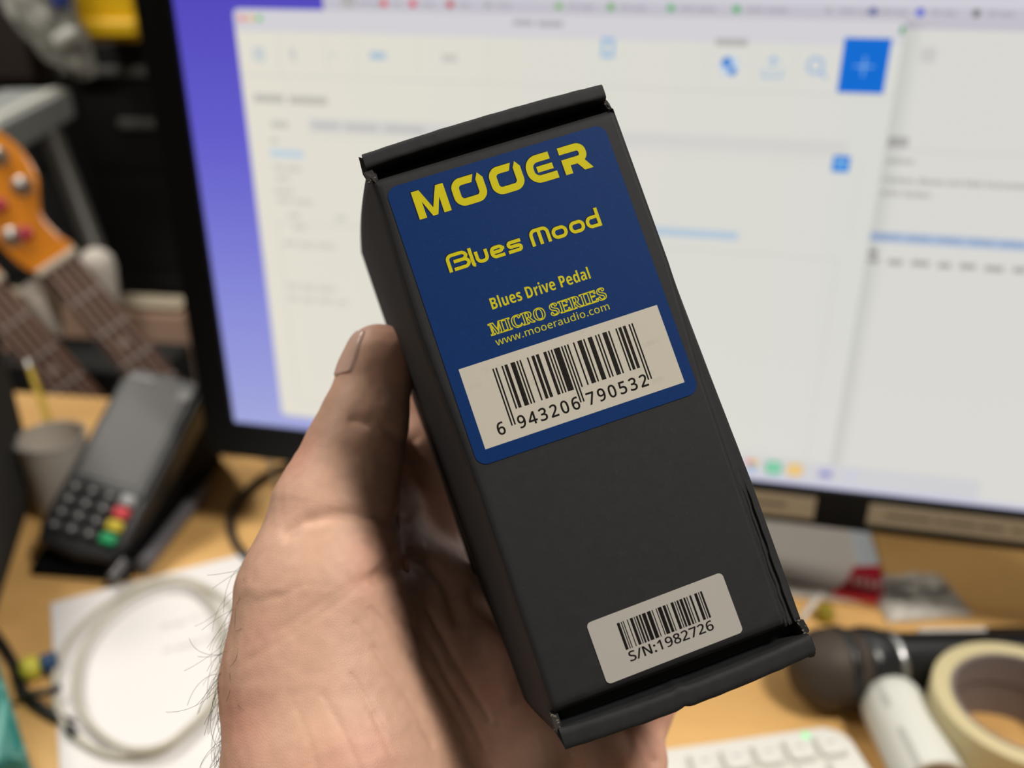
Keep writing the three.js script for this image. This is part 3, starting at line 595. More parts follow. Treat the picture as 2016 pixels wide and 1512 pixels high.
// ---------------------------------------------------------------- card terminal on its dock
{
  const P0 = V(-0.32909, 0.03, -0.58464), inc = 32 * Math.PI / 180, yaw = 18 * Math.PI / 180, roll = -10 * Math.PI / 180;
  const fw = V(Math.sin(yaw), 0, -Math.cos(yaw)), rt = V(Math.cos(yaw), 0, Math.sin(yaw));
  const ax = fw.clone().multiplyScalar(Math.cos(inc)).add(V(0, Math.sin(inc), 0)), nn = rt.clone().cross(ax);
  const r2 = rt.clone().multiplyScalar(Math.cos(roll)).addScaledVector(nn, Math.sin(roll)).normalize(), n2 = r2.clone().cross(ax).normalize();
  const t = thing('card_terminal', 'black card payment terminal with grey screen and coloured keys', 'card terminal', P0);
  t.quaternion.copy(basis(r2, ax, n2));
  const W = 0.066, L = 0.152;
  const outline = [[-0.028, -0.002], [0, -0.005], [0.028, -0.002], [0.033, 0.01], [0.0335, 0.09], [0.034, 0.142], [0.026, 0.153], [-0.026, 0.153], [-0.034, 0.142], [-0.0335, 0.09], [-0.033, 0.01]];
  part('body', extrude(outline, 0.02, 0.003), mat(lin(0.012, 0.012, 0.013), 0.4), t, [0, 0, -0.024]);
  part('screen_surround', rbox(0.062, 0.102, 0.003, 0.0015), mat(lin(0.04, 0.041, 0.043), 0.35), t, [0, 0.098, 0.0005]);
  part('screen_glass', rbox(0.053, 0.086, 0.002, 0.0008), mat(lin(0.10, 0.10, 0.097), 0.5), t, [0, 0.0955, 0.0020]);
  part('logo_plate', rbox(0.022, 0.004, 0.0012, 0.0005), mat(lin(0.25, 0.25, 0.24), 0.4), t, [-0.018, 0.1465, 0.0017]);
  part('contactless_plate', rbox(0.012, 0.008, 0.0016, 0.0007), mat(lin(0.28, 0.28, 0.27), 0.3), t, [0.024, 0.139, 0.0024]);
  const keyG = rbox(0.0105, 0.0074, 0.004, 0.0016), keyM = mat(lin(0.035, 0.035, 0.037), 0.5), markM = mat(lin(0.35, 0.35, 0.34), 0.5), markG = rbox(0.0028, 0.0030, 0.0006, 0.0002, 1);
  const colours = [lin(0.32, 0.33, 0.33), lin(0.62, 0.03, 0.045), lin(0.62, 0.48, 0.02), lin(0.01, 0.36, 0.13)], colName = ['grey menu key', 'red cancel key', 'yellow clear key', 'green enter key'];
  for (let r = 0; r < 4; r++) for (let c = 0; c < 4; c++) {
    const k = part('key', c === 3 ? rbox(0.0125, 0.0086, 0.005, 0.002) : keyG, c === 3 ? mat(colours[r], 0.45) : keyM, t, [-0.0225 + c * 0.0147, 0.0425 - r * 0.0108, 0.0012]);
    if (c === 3) k.userData.label = colName[r]; else part('key_mark', markG, markM, k, [0, 0, 0.0020]);
  }
  // dock: a black wedge under the terminal
  const R0 = onDesk(252, 1148), R1 = onDesk(436, 908), run = R1.clone().sub(R0).normalize(), across = V(run.z, 0, -run.x);   // right foot edge and the way to its left
  const d = thing('terminal_dock', 'black wedge dock under the card terminal', 'dock', V(P0.x, 0, P0.z));
  const under = (x, y) => P0.clone().addScaledVector(r2, x).addScaledVector(ax, y).addScaledVector(n2, -0.0285);
  const left = across.x < 0 ? across : across.clone().negate();
  const hull = [R0, R1, R0.clone().addScaledVector(left, 0.078), R1.clone().addScaledVector(left, 0.078)];
  const hullPts = [...hull, ...hull.map(p => p.clone().setY(0.006)), under(-0.032, 0.004), under(0.032, 0.004), under(-0.032, 0.148), under(0.032, 0.148)].map(p => p.clone().sub(d.position)); hullPts.forEach(p => { p.y = Math.max(0.0005, p.y); });
  part('wedge', new ConvexGeometry(hullPts), mat(lin(0.004, 0.004, 0.0045), 0.8, { specularIntensity: 0.15 }), d);
  const glint = [onDesk(282, 1112, 0.012), onDesk(398, 965, 0.012)].map(p => p.sub(d.position));
  part('side_highlight', rodBetween(glint[0], glint[1], 0.006, 0.006, 20), mat(lin(0.13, 0.125, 0.135), 0.3), d);  // pale rod painting the screen's reflection along the dock edge
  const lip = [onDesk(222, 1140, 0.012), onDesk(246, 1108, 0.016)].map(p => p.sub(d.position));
  part('lip_highlight', rodBetween(lip[0], lip[1], 0.005, 0.005, 16), mat(lin(0.05, 0.048, 0.052), 0.3), d);  // grey rod standing in for a small highlight on the dock
}
{
  const c = onDesk(412, 882), t = thing('black_block', 'added black adapter between card terminal and monitor', 'adapter', V(c.x - 0.012, 0, c.z - 0.02), -0.2);
  part('casing', rbox(0.062, 0.05, 0.05, 0.006), mat(lin(0.005, 0.005, 0.0055), 0.6, { specularIntensity: 0.3 }), t, [0, 0.025, 0]);  // added to fill the dark area between terminal and monitor
  part('thin_stub', rodBetween(V(0, 0.012, -0.024), V(0.01, 0.008, -0.06), 0.003), M.black, t);
}
// ---------------------------------------------------------------- cup with pencil, black speaker
{
  const c = onDesk(100, 1052), t = thing('plastic_cup', 'small grey plastic cup behind the card terminal', 'cup', V(c.x - 0.001, 0, c.z - 0.036));
  part('cup_wall', lathe([[0.0, 0.001], [0.021, 0.001], [0.0225, 0.003], [0.027, 0.07], [0.0275, 0.0715], [0.026, 0.0715], [0.0212, 0.0045], [0, 0.004]]), mat(lin(0.68, 0.63, 0.56), 0.45, { transmission: 0.25, thickness: 0 }), t);
  part('cup_rim', (() => { const g = new THREE.TorusGeometry(0.027, 0.0012, 8, 40); g.rotateX(Math.PI / 2); return g; })(), mat(lin(0.36, 0.34, 0.31), 0.4), t, [0, 0.0715, 0]);
  const p0 = V(c.x + 0.012, 0.006, c.z - 0.03), p1 = at(55, 712, 0.86);
  const q = thing('pencil', 'thin yellow pencil leaning out of the grey cup', 'pencil', p0);
  q.quaternion.setFromUnitVectors(V(0, 1, 0), p1.clone().sub(p0).normalize()); const L = p1.distanceTo(p0);
  part('barrel', new THREE.CylinderGeometry(0.0029, 0.0029, L - 0.02, 6), mat(lin(0.50, 0.34, 0.015), 0.45), q, [0, L / 2 + 0.003, 0]);
  part('point', new THREE.CylinderGeometry(0.0029, 0.0004, 0.012, 12), mat(lin(0.5, 0.33, 0.15), 0.7), q, [0, 0.006, 0]);
  part('end_cap', new THREE.CylinderGeometry(0.0031, 0.0031, 0.008, 16), M.steel, q, [0, L - 0.004, 0]);
}
{
  const a = onDesk(60, 955), b = onDesk(0, 1140), e = b.clone().sub(a).normalize(), out = V(-e.z, 0, e.x);   // out: to the right of the face
  const depth = 0.24, w = 0.16, h = 0.20;
  const t = thing('speaker', 'black boxy speaker cut off by the left edge of the picture', 'speaker', a.clone().addScaledVector(e, depth / 2).addScaledVector(out, (out.x > 0 ? -1 : 1) * (w / 2 - 0.009)));
  const o = out.x > 0 ? out : out.clone().negate(); t.quaternion.copy(basis(o, V(0, 1, 0), o.clone().cross(V(0, 1, 0))));
  part('cabinet', rbox(w, h, depth, 0.012), mat(lin(0.016, 0.014, 0.012), 0.75), t, [0, h / 2, 0]);
  part('side_grille', rbox(0.004, h - 0.05, depth - 0.05, 0.0018), mat(lin(0.022, 0.02, 0.017), 0.95), t, [w / 2 + 0.001, h / 2, 0]);
}
// ---------------------------------------------------------------- paper sheet, coiled cable, small cables
{
  const A = onDesk(100, 1190), turn = 25.5 * Math.PI / 180, W = 0.297, H = 0.21;
  const tex = canvasTexture(1024, 724, c => {
    c.fillStyle = '#e9e6e4'; c.fillRect(0, 0, 1024, 724);
    c.fillStyle = '#cfcac8';   // two pencilled words, too blurred to read
    for (const [x, y, w] of [[240, 210, 26], [268, 214, 34], [310, 208, 22], [235, 300, 22], [262, 304, 60], [326, 302, 40]]) { c.beginPath(); c.roundRect(x, y, w, 16, 7); c.fill(); }
  });
  const g = rbox(W, 0.0012, H, 0.0004, 1), p = g.attributes.position, uv = g.attributes.uv;
  for (let i = 0; i < p.count; i++) uv.setXY(i, p.getX(i) / W + 0.5, 0.5 - p.getZ(i) / H);
  const m = solo('paper_sheet', g, mat(0xffffff, 0.85, { map: tex }), 'white paper sheet on the desk beneath the coiled cable', 'paper');
  m.rotation.y = turn; m.position.copy(A).add(V(W / 2, 0, H / 2).applyAxisAngle(V(0, 1, 0), turn)); m.position.y = 0.0008;
  // pale coil: loops drawn through points on the sheet
  const loop = [[470, 1215], [420, 1172], [350, 1150], [270, 1170], [180, 1230], [125, 1300], [112, 1380], [140, 1450], [210, 1494], [300, 1495], [370, 1450], [425, 1380], [442, 1290], [425, 1215], [375, 1170], [310, 1170], [235, 1210], [175, 1280], [156, 1350], [165, 1420], [205, 1470], [265, 1500], [330, 1490], [380, 1450], [440, 1395], [500, 1345]];
  const pts = loop.map(([x, y], i) => { const q = onDesk(x, y); q.y = 0.004 + 0.0026 * Math.sin(i * 0.37) ** 2 + (i > 12 ? 0.0032 : 0); return q; });
  const cable = thing('coiled_cable', 'pale cream cable lying in two loops on the white paper', 'cable');
  part('cord', tubeThrough(pts, 0.0021, 260, 10), mat(lin(0.50, 0.47, 0.38), 0.5), cable);
  const k = [onDesk(138, 1448), onDesk(152, 1462)]; k.forEach(q => { q.y = 0.0062; });
  part('cable_clip', rodBetween(k[0], k[1], 0.003), M.darkGrey, cable).userData.label = 'dark grey clip on the cable';
  const wire = (label, list, r, m, h = 0.004) => { const q = list.map(([x, y]) => onDesk(x, y, h)); return solo('cable', tubeThrough(q, r, 90, 8), m, label, 'cable'); };
  wire('black cable curving on the desk beside the hand below the monitor', [[640, 900], [585, 912], [525, 935], [478, 975], [455, 1020], [462, 1065], [500, 1105], [560, 1120]], 0.0034, M.black);
  wire('black cable running off the left edge past the teal packet', [[-30, 1225], [0, 1262], [28, 1310], [48, 1365], [90, 1400], [140, 1425]], 0.0034, M.black, 0.0036);
  wire('short thin black cable crossing towards the yellow plug', [[34, 1366], [60, 1366], [92, 1362], [120, 1352]], 0.0024, M.black, 0.0108);
  wire('thin pale beige cable on the desk below the monitor corner', [[442, 884], [480, 890], [520, 898], [536, 925], [545, 960]], 0.0026, mat(lin(0.42, 0.30, 0.17), 0.6), 0.003);
  // yellow and blue plug
  const pc = onDesk(77, 1312, 0.008), plug = thing('rubber_plug', 'small yellow and blue plug beside the white paper', 'plug', V(pc.x, 0.0085, pc.z), 0.5);
  const pg = lathe([[0, 0], [0.004, 0.0003], [0.0078, 0.004], [0.008, 0.009], [0.006, 0.0125], [0.003, 0.014], [0, 0.0142]]); pg.rotateZ(Math.PI / 2);
  part('tip', pg, mat(lin(0.55, 0.50, 0.05), 0.5), plug, [0.002, 0, 0]);
  const bg = lathe([[0, 0], [0.0062, 0], [0.0066, 0.001], [0.0066, 0.009], [0.006, 0.01], [0, 0.01]]); bg.rotateZ(-Math.PI / 2);
  part('stem', bg, mat(lin(0.01, 0.05, 0.13), 0.5), plug, [0.0015, 0, 0]);
}
// ---------------------------------------------------------------- teal packet at the lower left
{
  const c = onDesk(84, 1505), t = thing('teal_packet', 'teal green packet with a white round lid at the lower left corner', 'packet', V(c.x - 0.058, 0, c.z + 0.002), 0.62);
  const tex = canvasTexture(512, 512, x => { x.fillStyle = '#1f6f66'; x.fillRect(0, 0, 512, 512); x.strokeStyle = 'rgba(150,200,190,0.55)'; x.lineWidth = 22; for (let i = -2; i < 7; i++) { x.beginPath(); x.moveTo(i * 120, 0); x.lineTo(i * 120 + 160, 300); x.lineTo(i * 120 + 60, 512); x.stroke(); } });
  part('carton', rbox(0.085, 0.045, 0.13, 0.006), mat(0xffffff, 0.5, { map: tex }), t, [0, 0.0225, 0]);
  part('lid', lathe([[0, 0.006], [0.030, 0.006], [0.033, 0.004], [0.034, 0], [0, 0]]), M.white, t, [-0.006, 0.045, -0.014]);
}
// ---------------------------------------------------------------- white keyboard
{
  const a = onDesk(1400, 1455, 0.016), b = onDesk(1619, 1424, 0.016), dir = b.clone().sub(a).setY(0).normalize();
  const turn = Math.atan2(-dir.z, dir.x), corner = onDesk(1655, 1424, 0.016), W = 0.43, H = 0.125;
  const t = thing('keyboard', 'white keyboard with rounded corner and small green light', 'keyboard', V(0, 0, 0), turn);
  t.position.copy(corner).setY(0).add(V(-W / 2, 0, H / 2).applyAxisAngle(V(0, 1, 0), turn));
  const s = new THREE.Shape(), x = W / 2, y = H / 2, r = 0.014;
  s.moveTo(-x + r, -y); s.lineTo(x - r, -y); s.absarc(x - r, -y + r, r, -Math.PI / 2, 0); s.lineTo(x, y - r); s.absarc(x - r, y - r, r, 0, Math.PI / 2); s.lineTo(-x + r, y); s.absarc(-x + r, y - r, r, Math.PI / 2, Math.PI); s.lineTo(-x, -y + r); s.absarc(-x + r, -y + r, r, Math.PI, 1.5 * Math.PI);
  const g = new THREE.ExtrudeGeometry(s, { depth: 0.011, bevelEnabled: true, bevelSize: 0.0015, bevelThickness: 0.0015, bevelSegments: 3, curveSegments: 10 }); g.rotateX(-Math.PI / 2);
  const km = mat(lin(0.72, 0.71, 0.66), 0.42);
  part('case', g, km, t, [0, 0.0015, 0]);
  const kg = rbox(0.0162, 0.0058, 0.0158, 0.0028), mk = mat(lin(0.42, 0.41, 0.39), 0.6), mg = rbox(0.0055, 0.0003, 0.0016, 0.0001, 1);
  for (let row = 0; row < 6; row++) for (let i = 0; i < 21; i++) {
    if (row > 0 && (i === 15 || i === 19) && row % 2) continue;
    const k = part('key', kg, km, t, [x - 0.0142 - i * 0.0194, 0.0158, -y + 0.0146 + row * 0.0188]);
    if (row === 0 && i < 5) part('key_mark', mg, mk, k, [0, 0.0029, 0]);
  }
  const led = part('led_light', cyl(0.0019, 0.0019, 0.001, 16), mat(lin(0.05, 0.4, 0.12), 0.4, { emissive: lin(0.08, 1.0, 0.28), emissiveIntensity: 0.9 }), t, [x - 0.0245, 0.0144, -y + 0.0042]);
  led.userData.label = 'small green indicator light';
  const pl = new THREE.PointLight(lin(0.1, 1.0, 0.3), 0.00004); pl.position.set(x - 0.0245, 0.0158, -y + 0.0042); t.add(pl);
}
// ---------------------------------------------------------------- microphone
{
  const c = onDesk(1630, 1315, 0.0255), h = onDesk(1990, 1288, 0.019), d = h.clone().sub(c).normalize();
  const t = thing('microphone', 'black handheld microphone with brownish ball grille lying behind the keyboard', 'microphone', c);
  t.quaternion.setFromUnitVectors(V(0, 1, 0), d);
  const mesh = dataTexture(256, 256, (u, v, x, y) => { const a = (x % 8 < 2 || y % 8 < 2) ? 1 : 0.45; return [92 * a, 78 * a, 66 * a]; }, true, [6, 3]);
  part('grille', lathe([[0, -0.0255], [0.008, -0.0245], [0.016, -0.0205], [0.0225, -0.0125], [0.0252, -0.003], [0.0255, 0.004], [0.0245, 0.012], [0.0225, 0.0195]]), mat(0xffffff, 0.6, { map: mesh, metalness: 0.3 }), t);
  part('grille_band', lathe([[0.0226, 0], [0.0258, 0.0005], [0.0262, 0.0035], [0.0258, 0.0065], [0.0226, 0.007]]), mat(lin(0.03, 0.03, 0.03), 0.3, { metalness: 0.5 }), t, [0, 0.004, 0]);
  part('collar', lathe([[0.0225, 0.019], [0.0242, 0.021], [0.0246, 0.026], [0.0235, 0.033], [0.0222, 0.037], [0.0205, 0.040]]), mat(lin(0.015, 0.015, 0.016), 0.3), t);
  part('ring', lathe([[0.0203, 0.0395], [0.0214, 0.0402], [0.0214, 0.0435], [0.0198, 0.0445]]), mat(lin(0.45, 0.45, 0.45), 0.3, { metalness: 0.9 }), t).userData.label = 'silver ring';
  part('handle', lathe([[0.0196, 0.044], [0.0185, 0.06], [0.0170, 0.09], [0.0150, 0.13], [0.0128, 0.165], [0.0122, 0.172], [0, 0.172]]), mat(lin(0.010, 0.010, 0.011), 0.28), t);
}
// ---------------------------------------------------------------- white tube, tape roll, pen
{
  const a = onDesk(1752, 1378, 0.0195), b = onDesk(1838, 1545, 0.0195), t = thing('white_tube', 'white plastic tube with faint grey print beside the tape roll', 'tube', a);
  t.quaternion.setFromUnitVectors(V(0, 1, 0), b.clone().sub(a).normalize()); const L = a.distanceTo(b);
  const tex = canvasTexture(512, 512, c => { c.fillStyle = '#d7d8cf'; c.fillRect(0, 0, 512, 512); c.fillStyle = '#b3b4ac'; for (let k = 0; k < 4; k++) for (let i = 0; i < 5; i++) { c.beginPath(); c.roundRect(60 + k * 120, 120 + i * 62, 18, 44, 6); c.fill(); } });
  part('tube_wall', lathe([[0, -0.006], [0.012, -0.0055], [0.0175, -0.002], [0.0192, 0.005], [0.0195, 0.012], [0.0195, L], [0.0185, L + 0.001], [0.016, L + 0.001], [0.016, L - 0.004]]), mat(0xffffff, 0.5, { map: tex }), t);
  part('end_disc', cyl(0.0162, 0.0162, 0.003), mat(lin(0.17, 0.155, 0.13), 0.7), t, [0, L - 0.0035, 0]).userData.label = 'grey-brown recessed end';
}
{
  const c = onDesk(2020, 1380, 0.048), t = thing('tape_roll', 'roll of cream masking tape lying flat at the right edge', 'tape roll', V(c.x, 0, c.z));
  const ring = (r1, r2, h, b) => lathe([[r1, b], [r1, h - b], [r1 + b, h], [r2 - b, h], [r2, h - b], [r2, b], [r2 - b, 0], [r1 + b, 0], [r1, b]], 80);
  part('tape', ring(0.0402, 0.0505, 0.048, 0.0008), mat(lin(0.58, 0.50, 0.28), 0.6), t);
  part('cardboard_core', ring(0.0382, 0.0402, 0.0475, 0.0003), mat(lin(0.23, 0.19, 0.18), 0.85), t, [0, 0.0002, 0]);
  const seam = new THREE.TorusGeometry(0.0381, 0.0005, 6, 60, 2.2); seam.rotateX(Math.PI / 2); seam.rotateY(2.2);
  part('core_seam', seam, mat(lin(0.05, 0.04, 0.035), 0.9), t, [0, 0.026, 0]);
}
{
  const a = onDesk(1806, 1249, 0.0045), b = onDesk(2070, 1246, 0.0045), t = thing('pen', 'white pen with black cap lying behind the microphone', 'pen', a);
  t.quaternion.setFromUnitVectors(V(0, 1, 0), b.clone().sub(a).normalize()); const L = a.distanceTo(b);
  part('barrel', lathe([[0, 0], [0.003, 0.0004], [0.0042, 0.002], [0.0042, L * 0.52]]), M.white, t);
  part('cap', lathe([[0.0045, L * 0.50], [0.0048, L * 0.51], [0.0048, L - 0.003], [0.003, L], [0, L]]), M.blackGloss, t);
}
// ---------------------------------------------------------------- envelope, red tag, plastic bag, bits under the monitor
{
  const c = onDesk(1612, 1092), e = thing('envelope', 'off-white envelope lying under the monitor with pale blue edge', 'envelope', V(c.x, 0, c.z), -0.16);
  part('sheet', rbox(0.098, 0.0025, 0.118, 0.001, 1), mat(lin(0.78, 0.73, 0.67), 0.8), e, [-0.004, 0.0015, 0]);
  part('window_strip', rbox(0.016, 0.0008, 0.09, 0.0003, 1), mat(lin(0.72, 0.80, 0.86), 0.5), e, [0.036, 0.0031, -0.012]).userData.label = 'pale blue strip';
  part('blue_mark', rbox(0.016, 0.0008, 0.014, 0.0003, 1), mat(lin(0.22, 0.46, 0.54), 0.5), e, [0.036, 0.0031, 0.043]).userData.label = 'blue-green printed mark';
}
{
  const q = p => { const w = onDesk(...p); return [w.x, -w.z]; };
  const px = [[1679, 1131], [1730, 1129], [1732, 1167], [1724, 1198], [1639, 1180], [1663, 1163], [1675, 1139]], c = onDesk(1700, 1165);
  const t = thing('red_tag', 'bright red tag with white letters on the envelope corner', 'tag', V(c.x, 0, c.z));
  const g = extrude(px.map(q).map(([x, y]) => [x - c.x, y + c.z]), 0.003, 0.0006); g.rotateX(-Math.PI / 2);
  part('tag_body', g, mat(lin(0.62, 0.02, 0.04), 0.5), t, [0, 0.0042, 0]);
  const tex = canvasTexture(256, 256, x => { x.fillStyle = '#cf2438'; x.fillRect(0, 0, 256, 256); x.fillStyle = '#f4d0cc'; x.font = 'bold 190px sans-serif'; x.textAlign = 'center'; x.fillText('HH', 128, 195, 230); });
  const pg = new THREE.PlaneGeometry(0.024, 0.022); pg.rotateX(-Math.PI / 2);
  part('lettering', pg, mat(0xffffff, 0.5, { map: tex }), t, [0.001, 0.0080, 0], [0, -0.35, 0]);
}
{
  const c = onDesk(1800, 1180), t = thing('plastic_bag', 'small clear plastic bag with black handwriting beside the red tag', 'bag', V(c.x, 0, c.z), 0.10);
  const W = 0.064, H = 0.05, g = new THREE.PlaneGeometry(W, H, 40, 32); g.rotateX(-Math.PI / 2);
  const top = g.clone(), p = top.attributes.position;
  for (let i = 0; i < p.count; i++) { const x = p.getX(i) / W * 2, z = p.getZ(i) / H * 2, k = Math.max(0, (1 - x * x) * (1 - z * z)); p.setY(i, 0.0016 + 0.008 * Math.pow(k, 0.4) + 0.003 * noise.noise(x * 3, z * 3, 0.5) * Math.min(1, k * 4)); }
  top.computeVertexNormals();
  part('film', top, mat(lin(0.80, 0.78, 0.72), 0.35, { transmission: 0.35, thickness: 0, side: THREE.DoubleSide }), t, [0, 0.0004, 0]);
  part('contents', rbox(W * 0.9, 0.004, H * 0.84, 0.0016), mat(lin(0.55, 0.51, 0.42), 0.8), t, [0, 0.0026, 0]);
  const ink = mat(lin(0.03, 0.028, 0.026), 0.7), strokes = [];   // a scrawl that cannot be read
  for (const [x0, z0, n] of [[-0.024, -0.006, 5], [-0.024, 0.005, 3], [0.002, 0.004, 4]]) { const q = []; for (let i = 0; i <= n * 4; i++) q.push(V(x0 + i * 0.0013, 0.0108, z0 + (i % 2 ? 0.0022 : -0.0022) * (0.5 + rnd()))); strokes.push(tubeThrough(q, 0.0005, 60, 5)); }
  part('handwriting', mergeGeometries(strokes), ink, t);
  const y = onDesk(1625, 1206, 0.006), k = solo('yellow_bead', lathe([[0, 0], [0.006, 0], [0.0066, 0.001], [0.006, 0.009], [0.0045, 0.011], [0, 0.011]]), mat(lin(0.30, 0.24, 0.015), 0.5), 'small dull yellow bead below the red tag', 'bead'); k.position.set(y.x, 0, y.z);
  const w = [onDesk(1575, 1225, 0.0023), onDesk(1588, 1205, 0.0023), onDesk(1606, 1182, 0.0046), onDesk(1618, 1168, 0.0056)];
  solo('cable', tubeThrough(w, 0.0022, 20, 8), M.white, 'short white cable end between black box and red tag', 'cable');
}
// ---------------------------------------------------------------- two guitars behind the desk
{
  const woodN = dataTexture(256, 256, (u, v) => { const k = 1 + 0.16 * noise.noise(u * 40, v * 5, 1.5) + 0.1 * noise.noise(u * 110, v * 9, 4.5); return [92 * k, 60 * k, 46 * k]; });
  const fretM = mat(0xffffff, 0.55, { map: woodN }), neckM = mat(lin(0.42, 0.20, 0.05), 0.4), headM = mat(lin(0.70, 0.24, 0.012), 0.25, { clearcoat: 0.6, clearcoatRoughness: 0.2 }), bone = mat(lin(0.58, 0.52, 0.42), 0.5), nickel = mat(lin(0.42, 0.40, 0.37), 0.4, { metalness: 0.8 }), pearl = mat(lin(0.40, 0.33, 0.28), 0.4), red = mat(lin(0.42, 0.01, 0.05), 0.4);
  const nut = at(113, 517, 1.09), low = at(305, 748, 1.13), nut2 = at(-24, 572, 1.09);
  const ax = nut.clone().sub(low).normalize(), z0 = EYE.clone().sub(nut).normalize(); z0.addScaledVector(ax, -z0.dot(ax)).normalize(); const x0 = ax.clone().cross(z0);
  const reach = (nut.y - FLOOR) / ax.y - 0.14, foot = nut.clone().addScaledVector(ax, -reach);
  const t = thing('double_neck_guitar', 'orange double-neck guitar with dark fretboards leaning behind the desk', 'guitar', foot); t.quaternion.copy(basis(x0, ax, z0));
  const o = nut2.clone().sub(nut);
  const tap = (a, b, y0, y1, d) => extrude([[-a, y0], [a, y0], [b, y1], [-b, y1]], d, 0.0008);
  const addNeck = (X, N) => {   // X across, N the height of the nut, both in the guitar's own axes
    const neck = N - 0.30, w0 = 0.021, w1 = 0.026, Z = 0.004;
    part('neck', tap(w1, w0, N - neck, N, 0.014), neckM, t, [X, 0, Z - 0.0195]);
    const fb = tap(w1, w0, N - neck, N - 0.003, 0.004), p = fb.attributes.position, uv = fb.attributes.uv; for (let i = 0; i < p.count; i++) uv.setXY(i, p.getX(i) * 6, p.getY(i) * 6);
    const board = part('fretboard', fb, fretM, t, [X, 0, Z - 0.0045]);
    for (let f = 1; f <= 15; f++) {
      const s = 0.864 * (1 - Math.pow(2, -f / 12)); if (s > neck - 0.01) break; const w = w0 + (w1 - w0) * s / neck;
      part('fret', rbox(2 * w, 0.003, 0.0018, 0.0008, 1), nickel, board, [0, N - s, 0.0053]);
      if ([3, 5, 7, 9].includes(f)) { const s2 = 0.864 * (1 - Math.pow(2, -(f - 1) / 12)), d = cyl(0.005, 0.005, 0.0006, 20); d.rotateX(Math.PI / 2); part('inlay_dot', d, pearl, board, [0, N - (s + s2) / 2, 0.0051]); }
    }
    part('nut', rbox(0.052, 0.0085, 0.011, 0.002), bone, t, [X, N, Z]);
    const H = [[-0.021, 0.002], [0.021, 0.002], [0.019, 0.02], [0.0185, 0.048], [0.030, 0.068], [0.043, 0.088], [0.047, 0.115], [0.042, 0.142], [0.028, 0.165], [-0.002, 0.175], [-0.026, 0.166], [-0.034, 0.14], [-0.036, 0.10], [-0.035, 0.06], [-0.033, 0.025], [-0.028, 0.006]];
    const head = part('headstock', extrude(H, 0.012, 0.002, true), headM, t, [X, N + 0.004, Z - 0.0155]);
    for (const [i, [x, y]] of [[-0.020, 0.045], [0.024, 0.085], [-0.022, 0.085], [0.024, 0.125]].entries()) {
      const g = lathe([[0, 0.014], [0.005, 0.0135], [0.0055, 0.004], [0.0105, 0.0035], [0.0110, 0.001], [0.0110, 0]], 24); g.rotateX(Math.PI / 2);
      part('tuner', g, nickel, head, [x, y, 0.0142]);
      if (i % 2 === 0) { const k = lathe([[0, 0.006], [0.0068, 0.0055], [0.0078, 0.003], [0.0078, 0], [0, 0]], 24); k.rotateX(Math.PI / 2); part('felt_washer', k, red, head, [x + 0.014, y - 0.004, 0.0142]).userData.label = 'dark red washer'; }
    }
    for (let i = 0; i < 4; i++) { const a = V(X - 0.014 + i * 0.0093, N, Z + 0.0066), b = V(X - 0.018 + i * 0.012, N - neck - 0.08, Z + 0.0085); part('string', rodBetween(b, a, 0.0009 + 0.0004 * (3 - i) / 3, undefined, 6), stringM, t); }
  };
  const stringM = mat(lin(0.45, 0.36, 0.30), 0.35, { metalness: 0.4 });
  const X2 = o.dot(x0), N2 = reach + o.dot(ax);
  addNeck(0, reach); addNeck(X2, N2);
  const B = [[-0.03, -0.05], [0.12, -0.02], [0.165, 0.08], [0.14, 0.17], [0.115, 0.22], [0.135, 0.29], [0.11, 0.35], [0.05, 0.31], [-0.04, 0.30], [-0.12, 0.31], [-0.19, 0.36], [-0.225, 0.30], [-0.20, 0.22], [-0.215, 0.16], [-0.24, 0.08], [-0.19, -0.02]];
  part('guitar_body', extrude(B, 0.036, 0.003, true), headM, t, [0, 0, -0.045]);
  part('pickguard', extrude([[-0.15, 0.06], [0.08, 0.06], [0.09, 0.22], [-0.16, 0.22]], 0.002, 0.0005, true), bone, t, [0, 0, -0.0055]);
  // pale tapered pads behind the necks
  const padM = mat(lin(0.72, 0.67, 0.60), 0.7);
  const pad = (label, a, b, r) => { const g = lathe([[0, 0], [0.35, 0.02], [0.75, 0.1], [1, 0.22], [0.95, 0.42], [0.6, 0.75], [0.25, 0.97], [0, 1]].map(([x, y]) => [x * r, y * a.distanceTo(b)]), 24); const t = solo('padded_rest', g, padM, label, 'padded rest', 'pale pads behind the guitar necks'); t.position.copy(a); t.quaternion.setFromUnitVectors(V(0, 1, 0), b.clone().sub(a).normalize()); };
  pad('pale cream tapered pad behind the neck nearest the monitor', at(178, 488, 1.17), at(224, 606, 1.19), 0.022);
  pad('pale cream tapered pad between the two guitar necks', at(60, 552, 1.125), at(118, 664, 1.14), 0.021);
}
